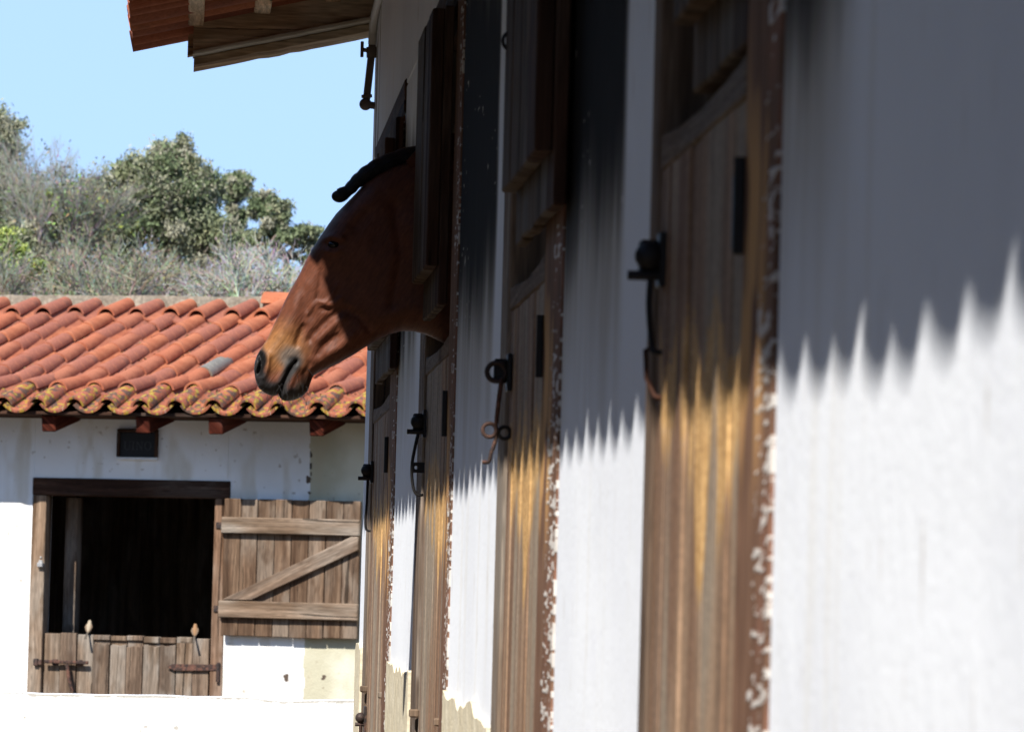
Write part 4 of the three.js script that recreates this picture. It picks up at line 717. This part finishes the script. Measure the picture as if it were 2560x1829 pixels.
leafyTree('gum_tree', 'slender tree with a small round tuft of leaves on top', .40, -51, [[.47, 5.92, 0, .18, .16, 1700], [.48, 5.62, 0, .12, .16, 700], [.42, 5.3, 0, .28, .24, 1300]], DARKG, .017, 102);
leafyTree('gum_tree', 'low sparse green tree sloping down behind the horse nose', .9, -49, [[.76, 5.52, 0, .24, .17, 1500], [.94, 5.32, .1, .26, .15, 1200], [1.15, 5.24, 0, .22, .12, 900], [.75, 5.15, 0, .28, .18, 700], [1.38, 5.08, 0, .26, .14, 800]], OLIVE.concat(DARKG), .017, 103);
leafyTree('gum_tree', 'dark tree with dense foliage cut off by the left picture edge', -2.25, -52, [[-2.14, 6.45, 0, .34, .30, 2500], [-2.2, 5.9, 0, .4, .4, 2600], [-1.95, 5.6, 0, .3, .4, 1300], [-2.2, 5.2, 0, .5, .4, 1600]], DARKG.concat(OLIVE), .017, 104);
leafyTree('gum_tree', 'middle sized tree with a small domed crown between the bare tree and the tallest crown', -1.0, -53, [[-1.04, 6.0, 0, .19, .16, 1200], [-1.1, 5.66, 0, .32, .28, 1700], [-.85, 5.4, 0, .3, .3, 1200], [-1.5, 5.5, 0, .3, .3, 1100]], OLIVE, .017, 105);
for (const [k, [x, z, ly, lab]] of [[-1.7, -57, 5.35, 'dull olive thicket tree low at the far left behind the scrub'], [-.75, -58, 5.25, 'dull olive thicket tree behind the middle of the scrub'], [.15, -57, 5.15, 'dull olive thicket tree below the tallest crown'], [-2.6, -56, 5.6, 'olive thicket tree at the left picture edge behind the scrub']].entries())
  leafyTree('thicket_tree', lab, x, z, [[x, ly, 0, .55, .38, 2600], [x - .35, ly - .35, .2, .5, .35, 2000], [x + .4, ly - .3, 0, .5, .35, 2000]], OLIVE.concat(DRY), .018, 120 + k, 'thicket trees');
leafyTree('leafy_bush', 'yellow green leafed young tree among the bare twigs at the left', -1.25, -47.5, [[-1.3, 5.35, 0, .22, .22, 700], [-1.15, 5.1, 0, .25, .25, 800], [-1.5, 5.05, 0, .2, .2, 400]], LIME.concat(OLIVE), .017, 132);
leafyTree('leafy_bush', 'bright yellow green bush low at the left picture edge above the roof ridge', -1.75, -44, [[-1.7, 4.62, 0, .16, .2, 900], [-1.5, 4.5, 0, .14, .15, 500], [-1.72, 4.35, 0, .25, .25, 700]], LIME, .017, 131);
bareTree('bare_tree', 'tall bare twiggy tree with sprouting yellow green leaves at the left', -1.32, -46, 5.75, .34, 1, 5, [.19, .185, .15], { p: .012, n: 8, s: .02, cols: LIME.concat(OLIVE) }, 203, null, 4.1, .05);
bareTree('bare_tree', 'slim leafless tree with pale grey twigs standing at the far left', -1.62, -47, 6.5, .30, 1, 6, [.32, .315, .26], { p: .006, n: 6, s: .018, cols: OLIVE }, 204, null, 4.2, .05);
const scrub = [[-1.55, -43.5, 5.0, 'pale grey leafless shrub above the left end of the roof ridge'], [-1.1, -44, 5.1, 'tangled grey leafless shrub left of the middle of the ridge'], [-.7, -43, 5.0, 'leafless grey shrub with dense fine twigs above the middle tiles'], [-.3, -44.5, 5.0, 'leafless shrub with pale crossing branches under the tallest crown'], [.05, -43.5, 4.95, 'light grey leafless shrub right of the middle of the ridge'], [.4, -44, 5.05, 'silvery leafless shrub under the tufted slender tree'], [.7, -43, 5.0, 'white barked leafless shrub just left of the horse nose'], [1.05, -44, 5.1, 'leafless shrub partly hidden by the horse nose'], [-1.9, -44.5, 5.1, 'leafless shrub at the left picture edge']];
scrub.forEach(([x, z, h, lab], k) => bareTree('bare_shrub', lab, x, z, h, .6, 4, 4, k > 3 ? [.42, .40, .35] : [.28, .265, .20], { p: .03, n: 7, s: .016, cols: DRY.concat(OLIVE) }, 300 + k * 7, 'leafless shrubs behind the roof', 3.6, .25));
// trees added out of view, left of the yard, to block sky light and darken the wall
for (let k = 0; k < 9; k++) { const z = 9 - k * 3.6, x = -6.2 - (k % 2) * .8, h = 7.2 + (k % 3) * .5;
  leafyTree('sky_blocker_tree', 'unseen leafy tree added left of the yard to block sky light', x, z, [[x, h - 1.6, 0, 1.9, 1.6, 2600], [x, h - 3.6, .3, 2.0, 1.6, 2600], [x + .1, h - 5.5, -.2, 1.9, 1.5, 2600]], DARKG, .26, 400 + k, 'unseen trees added to block sky light'); }
console.log('trees done');
renderer.render(scene, camera);
